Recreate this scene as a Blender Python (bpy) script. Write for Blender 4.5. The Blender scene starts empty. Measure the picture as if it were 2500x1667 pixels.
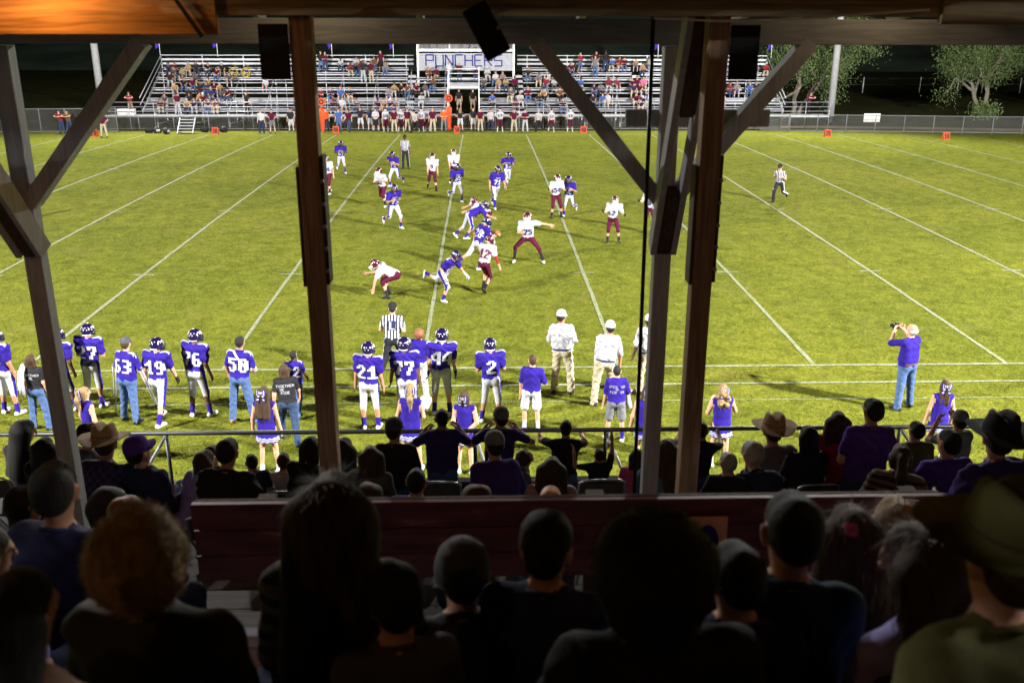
import bpy, bmesh, math, random
import numpy as np
from mathutils import Vector, Matrix
R_ = math.radians
random.seed(11); rng = np.random.default_rng(5)

# ------------------------------------------------------------------ camera, world, light
FOC, PIT, YAW, ROLL, CH, CX, SD, CROWN = 2287.0, .3248, -.0308, .0024, 7.508, 1.447, 20.354, .244
scene = bpy.context.scene
COL = scene.collection
cam_d = bpy.data.cameras.new('camera'); cam = bpy.data.objects.new('camera', cam_d); COL.objects.link(cam)
cam_d.sensor_width = 36; cam_d.lens = 36 * FOC / 2500; cam_d.clip_start = .05; cam_d.clip_end = 3000
cam.matrix_world = Matrix.Translation((CX, 0, CH)) @ Matrix.Rotation(YAW, 4, 'Z') @ Matrix.Rotation(math.pi/2 - PIT, 4, 'X') @ Matrix.Rotation(ROLL, 4, 'Z')
cam_d.dof.use_dof = True; cam_d.dof.focus_distance = 32; cam_d.dof.aperture_fstop = 2.8
scene.camera = cam
world = bpy.data.worlds.new('World'); scene.world = world; world.use_nodes = True
wn = world.node_tree; bgn = wn.nodes['Background']
sky = wn.nodes.new('ShaderNodeTexSky'); sky.sky_type = 'NISHITA'; sky.sun_disc = False
sky.sun_elevation = R_(-4); sky.sun_rotation = R_(200)
wn.links.new(sky.outputs[0], bgn.inputs[0]); bgn.inputs[1].default_value = .11
scene.view_settings.view_transform = 'Standard'; scene.view_settings.look = 'None'
scene.view_settings.exposure = 0; scene.view_settings.gamma = 1
scene.cycles.use_denoising = True
scene.cycles.max_bounces = 5; scene.cycles.diffuse_bounces = 3; scene.cycles.glossy_bounces = 2
scene.cycles.transparent_max_bounces = 12; scene.cycles.sample_clamp_indirect = 6

# ------------------------------------------------------------------ places: a pixel of the 2352 px wide photo -> a point of the place
def gz(y):
    t = (y - SD - 24.38) / 24.38
    return CROWN * max(0.0, 1 - t*t)
def ray(x, y):
    x *= 2500/2352; y *= 2500/2352
    a = (x-1250)/FOC; b = (y-833.5)/FOC
    a, b = a*math.cos(ROLL)+b*math.sin(ROLL), -a*math.sin(ROLL)+b*math.cos(ROLL)
    cp, sp = math.cos(PIT), math.sin(PIT)
    yy = cp-b*sp; zz = -sp-b*cp
    cy, sy = math.cos(YAW), math.sin(YAW)
    return np.array([a*cy-yy*sy, a*sy+yy*cy, zz])
CAM = np.array([CX, 0, CH])
def ground(x, y):
    d = ray(x, y); g = 0
    for _ in range(20):
        P = CAM+d*((g-CH)/d[2]); g = gz(P[1])
    return P
def atY(x, y, Y):
    d = ray(x, y); return CAM+d*(Y/d[1])

# ------------------------------------------------------------------ materials
MATS = {}
def nodes(name):
    m = bpy.data.materials.new(name); m.use_nodes = True
    return m, m.node_tree.nodes, m.node_tree.links, m.node_tree.nodes['Principled BSDF']
def mat(name, col, rough=.7, var=.12, scale=9., bump=.0, bscale=60., metal=0., spec=.3, stretch=None, coat=0.):
    key = (name,)
    if key in MATS: return MATS[key]
    m, N, L, P = nodes(name)
    P.inputs['Roughness'].default_value = rough; P.inputs['Metallic'].default_value = metal
    P.inputs['Specular IOR Level'].default_value = spec
    P.inputs['Coat Weight'].default_value = coat
    tc = N.new('ShaderNodeTexCoord'); mp = N.new('ShaderNodeMapping')
    L.new(tc.outputs['Object'], mp.inputs[0])
    if stretch: mp.inputs['Scale'].default_value = stretch
    nz = N.new('ShaderNodeTexNoise'); nz.inputs['Scale'].default_value = scale; nz.inputs['Detail'].default_value = 5
    L.new(mp.outputs[0], nz.inputs[0])
    rp = N.new('ShaderNodeValToRGB')
    c = np.array(col)
    rp.color_ramp.elements[0].position = .3; rp.color_ramp.elements[1].position = .7
    rp.color_ramp.elements[0].color = (*np.clip(c*(1-var), 0, 1), 1); rp.color_ramp.elements[1].color = (*np.clip(c*(1+var), 0, 1), 1)
    L.new(nz.outputs[0], rp.inputs[0]); L.new(rp.outputs[0], P.inputs['Base Color'])
    if bump:
        n2 = N.new('ShaderNodeTexNoise'); n2.inputs['Scale'].default_value = bscale; n2.inputs['Detail'].default_value = 3
        L.new(mp.outputs[0], n2.inputs[0])
        b = N.new('ShaderNodeBump'); b.inputs['Strength'].default_value = bump; b.inputs['Distance'].default_value = .01
        L.new(n2.outputs[0], b.inputs['Height']); L.new(b.outputs[0], P.inputs['Normal'])
    MATS[key] = m
    return m
def cloth(name, col): return mat('cloth_'+name, col, .85, .14, 14, .35, 26, spec=.15)
C_ = {}
for n, c in dict(blue=(.024, .011, .215), bluedk=(.015, .008, .14), white=(.43, .43, .48), maroon=(.075, .006, .026), maroonlt=(.17, .02, .035),
                 navy=(.025, .03, .085), black=(.018, .018, .021), khaki=(.42, .36, .26), jeans=(.07, .12, .27), jeansdk=(.03, .05, .11),
                 grey=(.16, .16, .18), greylt=(.38, .38, .4), dkgrey=(.075, .075, .085), red=(.3, .015, .02), pink=(.6, .12, .26), lav=(.3, .26, .6),
                 orange=(.75, .09, .015), tan=(.3, .2, .1), brown=(.12, .06, .03), purple=(.08, .03, .27), purpledk=(.045, .026, .16), plaid=(.3, .36, .5),
                 denim=(.08, .14, .26), olive=(.09, .085, .03), green=(.2, .5, .02), bluesh=(.05, .1, .32), yellow=(.6, .4, .02), teal=(.012, .03, .05)).items():
    C_[n] = cloth(n, c)
SKIN = [mat('skin_fair', (.55, .3, .2), .55, .08, 20, .1, 80), mat('skin_tan', (.4, .2, .12), .55, .08, 20, .1, 80), mat('skin_dark', (.11, .05, .03), .5, .08, 20, .1, 80)]
HAIR = dict(black=mat('hair_black', (.012, .01, .009), .7, .5, 40, .6, 150, stretch=(1, 1, .12)), brown=mat('hair_brown', (.05, .026, .013), .65, .5, 40, .6, 150, stretch=(1, 1, .12)),
            blond=mat('hair_blond', (.26, .17, .08), .6, .4, 40, .6, 150, stretch=(1, 1, .12)), grey=mat('hair_grey', (.3, .29, .28), .5, .3, 40, .6, 150, stretch=(1, 1, .12)),
            red=mat('hair_red', (.2, .075, .03), .45, .4, 40, .6, 150, stretch=(1, 1, .12)))
SHOE_W = mat('shoe_white', (.55, .55, .56), .5, .15); SHOE_B = mat('shoe_black', (.015, .015, .017), .45, .2)
HELM_H = mat('helmet_purple', (.009, .005, .045), .2, .1, coat=.6, spec=.5); HELM_A = mat('helmet_maroon', (.06, .004, .018), .22, .1, coat=.6, spec=.5)
WHITE_P = mat('white_paint', (.8, .8, .8), .4, .08); BLACK_P = mat('black_plastic', (.012, .012, .013), .35, .2); EYE = mat('eye_dark', (.02, .015, .012), .3)
NUM_W = mat('number_white', (.45, .45, .5), .7, .08, 30); NUM_M = mat('number_maroon', (.1, .008, .04), .7, .1); NUM_B = mat('number_black', (.01, .01, .015), .6, .1)
NUM_P = mat('number_purple', (.03, .02, .12), .6, .1)
ALU = mat('bleacher_aluminium', (.4, .4, .45), .38, .1, 3, .05, 12, metal=.35, spec=.5)
STEEL = mat('galvanised_steel', (.4, .41, .43), .42, .2, 8, .1, 30, metal=.6)
def stripes_mat():
    m, N, L, P = nodes('referee_stripes'); P.inputs['Roughness'].default_value = .8
    tc = N.new('ShaderNodeTexCoord'); s = N.new('ShaderNodeSeparateXYZ'); L.new(tc.outputs['Object'], s.inputs[0])
    a = N.new('ShaderNodeMath'); a.operation = 'MULTIPLY'; a.inputs[1].default_value = 1/.07; L.new(s.outputs[0], a.inputs[0])
    a2 = N.new('ShaderNodeMath'); a2.operation = 'ADD'; a2.inputs[1].default_value = 40.25; L.new(a.outputs[0], a2.inputs[0])
    f = N.new('ShaderNodeMath'); f.operation = 'FRACT'; L.new(a2.outputs[0], f.inputs[0])
    g = N.new('ShaderNodeMath'); g.operation = 'GREATER_THAN'; g.inputs[1].default_value = .5; L.new(f.outputs[0], g.inputs[0])
    mx = N.new('ShaderNodeMix'); mx.data_type = 'RGBA'; mx.inputs[6].default_value = (.5, .5, .56, 1); mx.inputs[7].default_value = (.01, .01, .03, 1)
    L.new(g.outputs[0], mx.inputs[0]); L.new(mx.outputs[2], P.inputs['Base Color']); return m
REF = stripes_mat()
def plaid_mat(name, c1, c2, s):
    m, N, L, P = nodes(name); P.inputs['Roughness'].default_value = .85
    tc = N.new('ShaderNodeTexCoord'); mp = N.new('ShaderNodeMapping'); L.new(tc.outputs['Object'], mp.inputs[0]); mp.inputs['Scale'].default_value = (s, 0, s)
    ck = N.new('ShaderNodeTexChecker'); ck.inputs['Scale'].default_value = 1; L.new(mp.outputs[0], ck.inputs[0])
    ck.inputs[1].default_value = (*c1, 1); ck.inputs[2].default_value = (*c2, 1); L.new(ck.outputs[0], P.inputs['Base Color']); return m
PLAID = plaid_mat('cloth_plaid_purple', (.05, .03, .16), (.012, .01, .04), 22)
PLAIDW = plaid_mat('cloth_plaid_white', (.6, .66, .75), (.2, .3, .5), 10)
def band_mat(name, c1, c2, per):
    m, N, L, P = nodes(name); P.inputs['Roughness'].default_value = .9
    tc = N.new('ShaderNodeTexCoord'); s = N.new('ShaderNodeSeparateXYZ'); L.new(tc.outputs['Object'], s.inputs[0])
    a = N.new('ShaderNodeMath'); a.operation = 'MULTIPLY'; a.inputs[1].default_value = 1/per; L.new(s.outputs[2], a.inputs[0])
    f = N.new('ShaderNodeMath'); f.operation = 'FRACT'; L.new(a.outputs[0], f.inputs[0])
    g = N.new('ShaderNodeMath'); g.operation = 'GREATER_THAN'; g.inputs[1].default_value = .5; L.new(f.outputs[0], g.inputs[0])
    mx = N.new('ShaderNodeMix'); mx.data_type = 'RGBA'; mx.inputs[6].default_value = (*c1, 1); mx.inputs[7].default_value = (*c2, 1)
    L.new(g.outputs[0], mx.inputs[0]); L.new(mx.outputs[2], P.inputs['Base Color']); return m
STRIPED = band_mat('cloth_striped_knit', (.16, .11, .08), (.02, .018, .016), .07)

def wood_mat(name, c, scale=3., axis=0, rough=.75, var=.35):
    m, N, L, P = nodes(name); P.inputs['Roughness'].default_value = rough; P.inputs['Specular IOR Level'].default_value = .25
    tc = N.new('ShaderNodeTexCoord'); mp = N.new('ShaderNodeMapping'); L.new(tc.outputs['Object'], mp.inputs[0])
    s = [12, 12, 12]; s[axis] = .8; mp.inputs['Scale'].default_value = s
    nz = N.new('ShaderNodeTexNoise'); nz.inputs['Scale'].default_value = scale; nz.inputs['Detail'].default_value = 7; nz.inputs['Distortion'].default_value = 1.2
    L.new(mp.outputs[0], nz.inputs[0])
    rp = N.new('ShaderNodeValToRGB'); c = np.array(c)
    rp.color_ramp.elements[0].position = .32; rp.color_ramp.elements[1].position = .68
    rp.color_ramp.elements[0].color = (*c*(1-var), 1); rp.color_ramp.elements[1].color = (*c*(1+var), 1)
    L.new(nz.outputs[0], rp.inputs[0]); L.new(rp.outputs[0], P.inputs['Base Color'])
    b = N.new('ShaderNodeBump'); b.inputs['Strength'].default_value = .4; b.inputs['Distance'].default_value = .004
    L.new(nz.outputs[0], b.inputs['Height']); L.new(b.outputs[0], P.inputs['Normal']); return m
WOOD_BROWN = wood_mat('post_wood_brown', (.3, .2, .13), 2.5, 2)
WOOD_GREY = wood_mat('grey_painted_wood', (.4, .4, .44), 2.5, 2, var=.18)
WOOD_GREYX = wood_mat('grey_painted_beam', (.33, .34, .35), 2.5, 0, var=.2)
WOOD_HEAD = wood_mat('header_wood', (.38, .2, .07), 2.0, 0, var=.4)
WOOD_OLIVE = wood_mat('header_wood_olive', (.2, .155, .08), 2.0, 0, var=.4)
WOOD_DARK = wood_mat('dark_board', (.085, .06, .04), 2.5, 2)
WOOD_ROOF = wood_mat('roof_board', (.16, .12, .06), 2.5, 1)
WOOD_SEAT = wood_mat('bench_plank_grey', (.3, .28, .4), 2.5, 0, var=.25)
WOOD_TREAD = wood_mat('tread_plank', (.12, .11, .11), 2.5, 0)
def maroon_plank():
    m, N, L, P = nodes('maroon_painted_plank'); P.inputs['Roughness'].default_value = .55
    tc = N.new('ShaderNodeTexCoord'); nz = N.new('ShaderNodeTexNoise'); nz.inputs['Scale'].default_value = 3.6; nz.inputs['Detail'].default_value = 9
    mp = N.new('ShaderNodeMapping'); mp.inputs['Scale'].default_value = (1, 3, 5.5); L.new(tc.outputs['Object'], mp.inputs[0]); L.new(mp.outputs[0], nz.inputs[0])
    rp = N.new('ShaderNodeValToRGB'); e = rp.color_ramp.elements
    e[0].position = .36; e[0].color = (.1, .028, .036, 1); e[1].position = .675; e[1].color = (.22, .07, .07, 1)
    k = e.new(.705); k.color = (.5, .22, .07, 1)
    L.new(nz.outputs[0], rp.inputs[0]); L.new(rp.outputs[0], P.inputs['Base Color'])
    return m
MAROON_PLANK = maroon_plank()

# ------------------------------------------------------------------ objects
LABELS = {}
def tag(o, label=None, cat=None, group=None, kind=None):
    if label: o['label'] = label
    if cat: o['category'] = cat
    if group: o['group'] = group
    if kind: o['kind'] = kind
    return o
def link(o, parent=None):
    COL.objects.link(o)
    if parent: o.parent = parent
    return o
def empty(name, loc=(0, 0, 0), rz=0):
    o = bpy.data.objects.new(name, None); o.location = loc; o.rotation_euler.z = rz; o.empty_display_size = .2
    return link(o)
def arr_mesh(name, v, quads, mats, mi=None, smooth=True):
    me = bpy.data.meshes.new(name); v = np.asarray(v, np.float32); q = np.asarray(quads, np.int32)
    me.vertices.add(len(v)); me.vertices.foreach_set('co', v.ravel())
    k = q.shape[1]; me.loops.add(q.size); me.loops.foreach_set('vertex_index', q.ravel())
    me.polygons.add(len(q)); me.polygons.foreach_set('loop_start', np.arange(len(q), dtype=np.int32)*k)
    if mi is not None: me.polygons.foreach_set('material_index', np.asarray(mi, np.int32))
    me.polygons.foreach_set('use_smooth', np.full(len(q), smooth))
    for m in mats: me.materials.append(m)
    me.update(calc_edges=True); me.validate()
    return me
class MB:
    """collects pieces, builds ONE mesh object"""
    def __init__(s): s.v = []; s.f = []; s.m = []
    def add(s, v, f, m=0):
        b = len(s.v); s.v += [tuple(map(float, p)) for p in v]; s.f += [tuple(i+b for i in q) for q in f]; s.m += [m]*len(f); return s
    def box(s, c, d, rot=None, m=0):
        c = np.array(c, float); h = np.array(d, float)/2
        v = [np.array([x, y, z])*h for x in (-1, 1) for y in (-1, 1) for z in (-1, 1)]
        if rot is not None: v = [np.array(rot) @ p for p in v]
        return s.add([c+p for p in v], [(0, 1, 3, 2), (4, 6, 7, 5), (0, 4, 5, 1), (2, 3, 7, 6), (0, 2, 6, 4), (1, 5, 7, 3)], m)
    def beam(s, a, b, w, h, up=(0, 0, 1), m=0):
        a = np.array(a, float); b = np.array(b, float); d = b-a; L = np.linalg.norm(d); d /= L
        x = np.cross(d, up); x /= np.linalg.norm(x); u = np.cross(x, d)
        return s.box((a+b)/2, (w, L, h), np.stack([x, d, u], 1), m)
    def tube(s, pts, r, n=8, m=0, cap=True):
        pts = [np.array(p, float) for p in pts]; rr = r if hasattr(r, '__len__') else [r]*len(pts); rings = []
        x = None
        for i, p in enumerate(pts):
            d = pts[min(i+1, len(pts)-1)]-pts[max(i-1, 0)]; d = d/(np.linalg.norm(d)+1e-9)
            if x is None:
                x = np.cross(d, (0, 0, 1) if abs(d[2]) < .9 else (1, 0, 0))
            x = x-d*np.dot(x, d); x /= np.linalg.norm(x); y = np.cross(d, x)
            rings.append([p+rr[i]*(math.cos(t)*x+math.sin(t)*y) for t in np.linspace(0, 2*math.pi, n, endpoint=False)])
        v = [p for g in rings for p in g]
        f = [(i*n+j, i*n+(j+1) % n, (i+1)*n+(j+1) % n, (i+1)*n+j) for i in range(len(pts)-1) for j in range(n)]
        if cap: f += [tuple(range(n))[::-1], tuple((len(pts)-1)*n+j for j in range(n))]
        return s.add(v, f, m)
    def lathe(s, prof, n=20, c=(0, 0, 0), m=0, fn=None):
        v = []; c = np.array(c, float)
        for (r, z) in prof:
            for j in range(n):
                t = 2*math.pi*j/n; p = np.array([r*math.cos(t), r*math.sin(t), z])
                v.append(c+(fn(p, t) if fn else p))
        f = [(i*n+j, i*n+(j+1) % n, (i+1)*n+(j+1) % n, (i+1)*n+j) for i in range(len(prof)-1) for j in range(n)]
        ms = m if hasattr(m, '__len__') else None
        b = len(s.v); s.v += [tuple(p) for p in v]; s.f += [tuple(i+b for i in q) for q in f]
        s.m += [ms[i] for i in range(len(prof)-1) for j in range(n)] if ms else [m]*len(f); return s
    def mesh(s, name, mats, smooth=False, bevel=0):
        me = bpy.data.meshes.new(name); me.from_pydata(s.v, [], s.f)
        for m in (mats if isinstance(mats, (list, tuple)) else [mats]): me.materials.append(m)
        me.polygons.foreach_set('material_index', s.m); me.polygons.foreach_set('use_smooth', [smooth]*len(s.f))
        bm = bmesh.new(); bm.from_mesh(me); bmesh.ops.recalc_face_normals(bm, faces=bm.faces)
        if bevel: bmesh.ops.bevel(bm, geom=list(bm.edges), offset=bevel, segments=1, affect='EDGES', clamp_overlap=True)
        bm.to_mesh(me); bm.free(); me.update()
        return me
    def build(s, name, mats, parent=None, smooth=False, bevel=0):
        return link(bpy.data.objects.new(name, s.mesh(name, mats, smooth, bevel)), parent)
def mobj(name, me, parent=None, loc=None, mats=None):
    o = bpy.data.objects.new(name, me); link(o, parent)
    if loc is not None: o.location = loc
    if mats:
        for i, m in enumerate(mats): o.material_slots[i].link = 'OBJECT'; o.material_slots[i].material = m
    return o
# ------------------------------------------------------------------ bodies: one continuous skin over a posed skeleton
V3 = lambda *a: np.array(a, float)
def unit(v): v = np.asarray(v, float); return v/np.linalg.norm(v)
def rotm(ax, deg):
    return np.array(Matrix.Rotation(R_(deg), 3, ax))
class Body:
    def __init__(s): s.p = []
    def cone(s, a, b, ra, rb, m, k=.03, n=None, q=1.):
        s.p.append((np.array(a, float), np.array(b, float), ra, rb, m, k, None if n is None else unit(n), q)); return s
    def ball(s, c, r, m, k=.03, n=None, q=1.): return s.cone(c, np.array(c)+1e-4, r, r, m, k, n, q)
    def bounds(s):
        lo = np.min([np.minimum(a, b)-max(ra, rb) for a, b, ra, rb, *_ in s.p], 0); hi = np.max([np.maximum(a, b)+max(ra, rb) for a, b, ra, rb, *_ in s.p], 0)
        return lo, hi
    @staticmethod
    def dist(pr, x, y, z):
        a, b, ra, rb, m, k, n, q = pr; ab = b-a; L2 = ab @ ab
        x = x-a[0]; y = y-a[1]; z = z-a[2]
        t = np.clip((x*ab[0]+y*ab[1]+z*ab[2])/L2, 0, 1)
        x = x-t*ab[0]; y = y-t*ab[1]; z = z-t*ab[2]
        d2 = x*x+y*y+z*z
        if n is not None: d2 = d2+(q*q-1)*(x*n[0]+y*n[1]+z*n[2])**2
        return np.sqrt(np.maximum(d2, 1e-12))-(ra+(rb-ra)*t)
    def eval(s, P):
        D = np.full(len(P), 9.)
        for pr in s.p:
            d = s.dist(pr, P[:, 0], P[:, 1], P[:, 2]); k = pr[5]; h = np.maximum(k-np.abs(D-d), 0)/k; D = np.minimum(D, d)-h*h*k*.25
        return D
    def trace(s, P, d, far=.9, lift=.014):
        P = np.array(P, float); d = np.asarray(d, float); t = np.zeros(len(P))
        for _ in range(48):
            e = s.eval(P+d*t[:, None])-lift
            t = np.minimum(t+e*.85, far)
        ok = t < far-.01
        if ok.any(): ok &= np.abs(t-np.median(t[ok])) < .13
        return P+d*t[:, None], ok
    def surf(s, vs):
        lo, hi = s.bounds(); lo = lo-2*vs; dim = np.ceil((hi-lo)/vs).astype(int)+3
        D = np.full(dim, 9., np.float32); RAW = np.full(dim, 9., np.float32); ID = np.zeros(dim, np.int8)
        ax = [(lo[i]+np.arange(dim[i])*vs).astype(np.float32) for i in range(3)]
        for pr in s.p:
            a, b, ra, rb, m, k, n, q = pr; pad = max(ra, rb)+k+2*vs
            i0 = np.maximum(np.floor((np.minimum(a, b)-pad-lo)/vs).astype(int), 0); i1 = np.minimum(np.ceil((np.maximum(a, b)+pad-lo)/vs).astype(int)+1, dim)
            sl = tuple(slice(i0[i], i1[i]) for i in range(3))
            d = s.dist(pr, ax[0][sl[0]][:, None, None], ax[1][sl[1]][None, :, None], ax[2][sl[2]][None, None, :]).astype(np.float32)
            w = d < RAW[sl]; ID[sl][w] = m; RAW[sl][w] = d[w]
            D0 = D[sl]; h = np.maximum(k-np.abs(D0-d), 0)/k; D[sl] = np.minimum(D0, d)-h*h*(k*.25)
        ins = D < 0
        c = ins[:-1, :-1, :-1].astype(np.int8)
        offs = [(i, j, k) for i in (0, 1) for j in (0, 1) for k in (0, 1)]
        cnt = sum(ins[i:dim[0]-1+i, j:dim[1]-1+j, k:dim[2]-1+k].astype(np.int8) for i, j, k in offs)
        act = np.argwhere((cnt > 0) & (cnt < 8))
        vid = np.full(cnt.shape, -1, np.int32); vid[tuple(act.T)] = np.arange(len(act))
        val = np.stack([D[act[:, 0]+i, act[:, 1]+j, act[:, 2]+k] for i, j, k in offs], 1)
        pos = np.zeros((len(act), 3)); num = np.zeros(len(act)); O = np.array(offs, float)
        for e0 in range(8):
            for e1 in range(e0+1, 8):
                if np.abs(O[e0]-O[e1]).sum() != 1: continue
                mk = (val[:, e0] < 0) != (val[:, e1] < 0)
                t = val[mk, e0]/(val[mk, e0]-val[mk, e1]); pos[mk] += O[e0]+(O[e1]-O[e0])*t[:, None]; num[mk] += 1
        vert = lo+(act+pos/num[:, None])*vs
        F = []
        for axn in range(3):
            u, w = [(1, 2), (2, 0), (0, 1)][axn]
            sl0 = [slice(1, -1)]*3; sl0[axn] = slice(0, -1); sl1 = [slice(1, -1)]*3; sl1[axn] = slice(1, None)
            A = ins[tuple(sl0)]; B = ins[tuple(sl1)]; ed = np.argwhere(A != B)
            if not len(ed): continue
            flip = A[tuple(ed.T)]
            ed = ed+1; ed[:, axn] -= 1
            def cell(du, dw):
                c = ed.copy(); c[:, u] -= du; c[:, w] -= dw; return vid[tuple(c.T)]
            q = np.stack([cell(1, 1), cell(0, 1), cell(0, 0), cell(1, 0)], 1)
            q[~flip] = q[~flip][:, ::-1]; F.append(q)
        F = np.concatenate(F); cen = vert[F].mean(1); gi = np.clip(np.round((cen-lo)/vs).astype(int), 0, dim-1)
        return vert, F, ID[tuple(gi.T)].astype(np.int32)

def wrinkle(v, F, mi, ok, amp):
    if amp <= 0: return v
    n = np.cross(v[F[:, 2]]-v[F[:, 0]], v[F[:, 3]]-v[F[:, 1]]); vn = np.zeros_like(v)
    for i in range(4): np.add.at(vn, F[:, i], n)
    vn /= np.linalg.norm(vn, axis=1)[:, None]+1e-9
    w = np.zeros(len(v)); w[F[np.isin(mi, ok)].ravel()] = 1
    s = np.sin(v[:, 2]*48+4*np.sin(v[:, 0]*17+v[:, 1]*11))*.5+np.sin(v[:, 0]*41+v[:, 2]*29+3*np.sin(v[:, 2]*13))*.5+.6*np.sin(v[:, 1]*53+v[:, 2]*37)
    return v+vn*(s*w*amp)[:, None]

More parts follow.
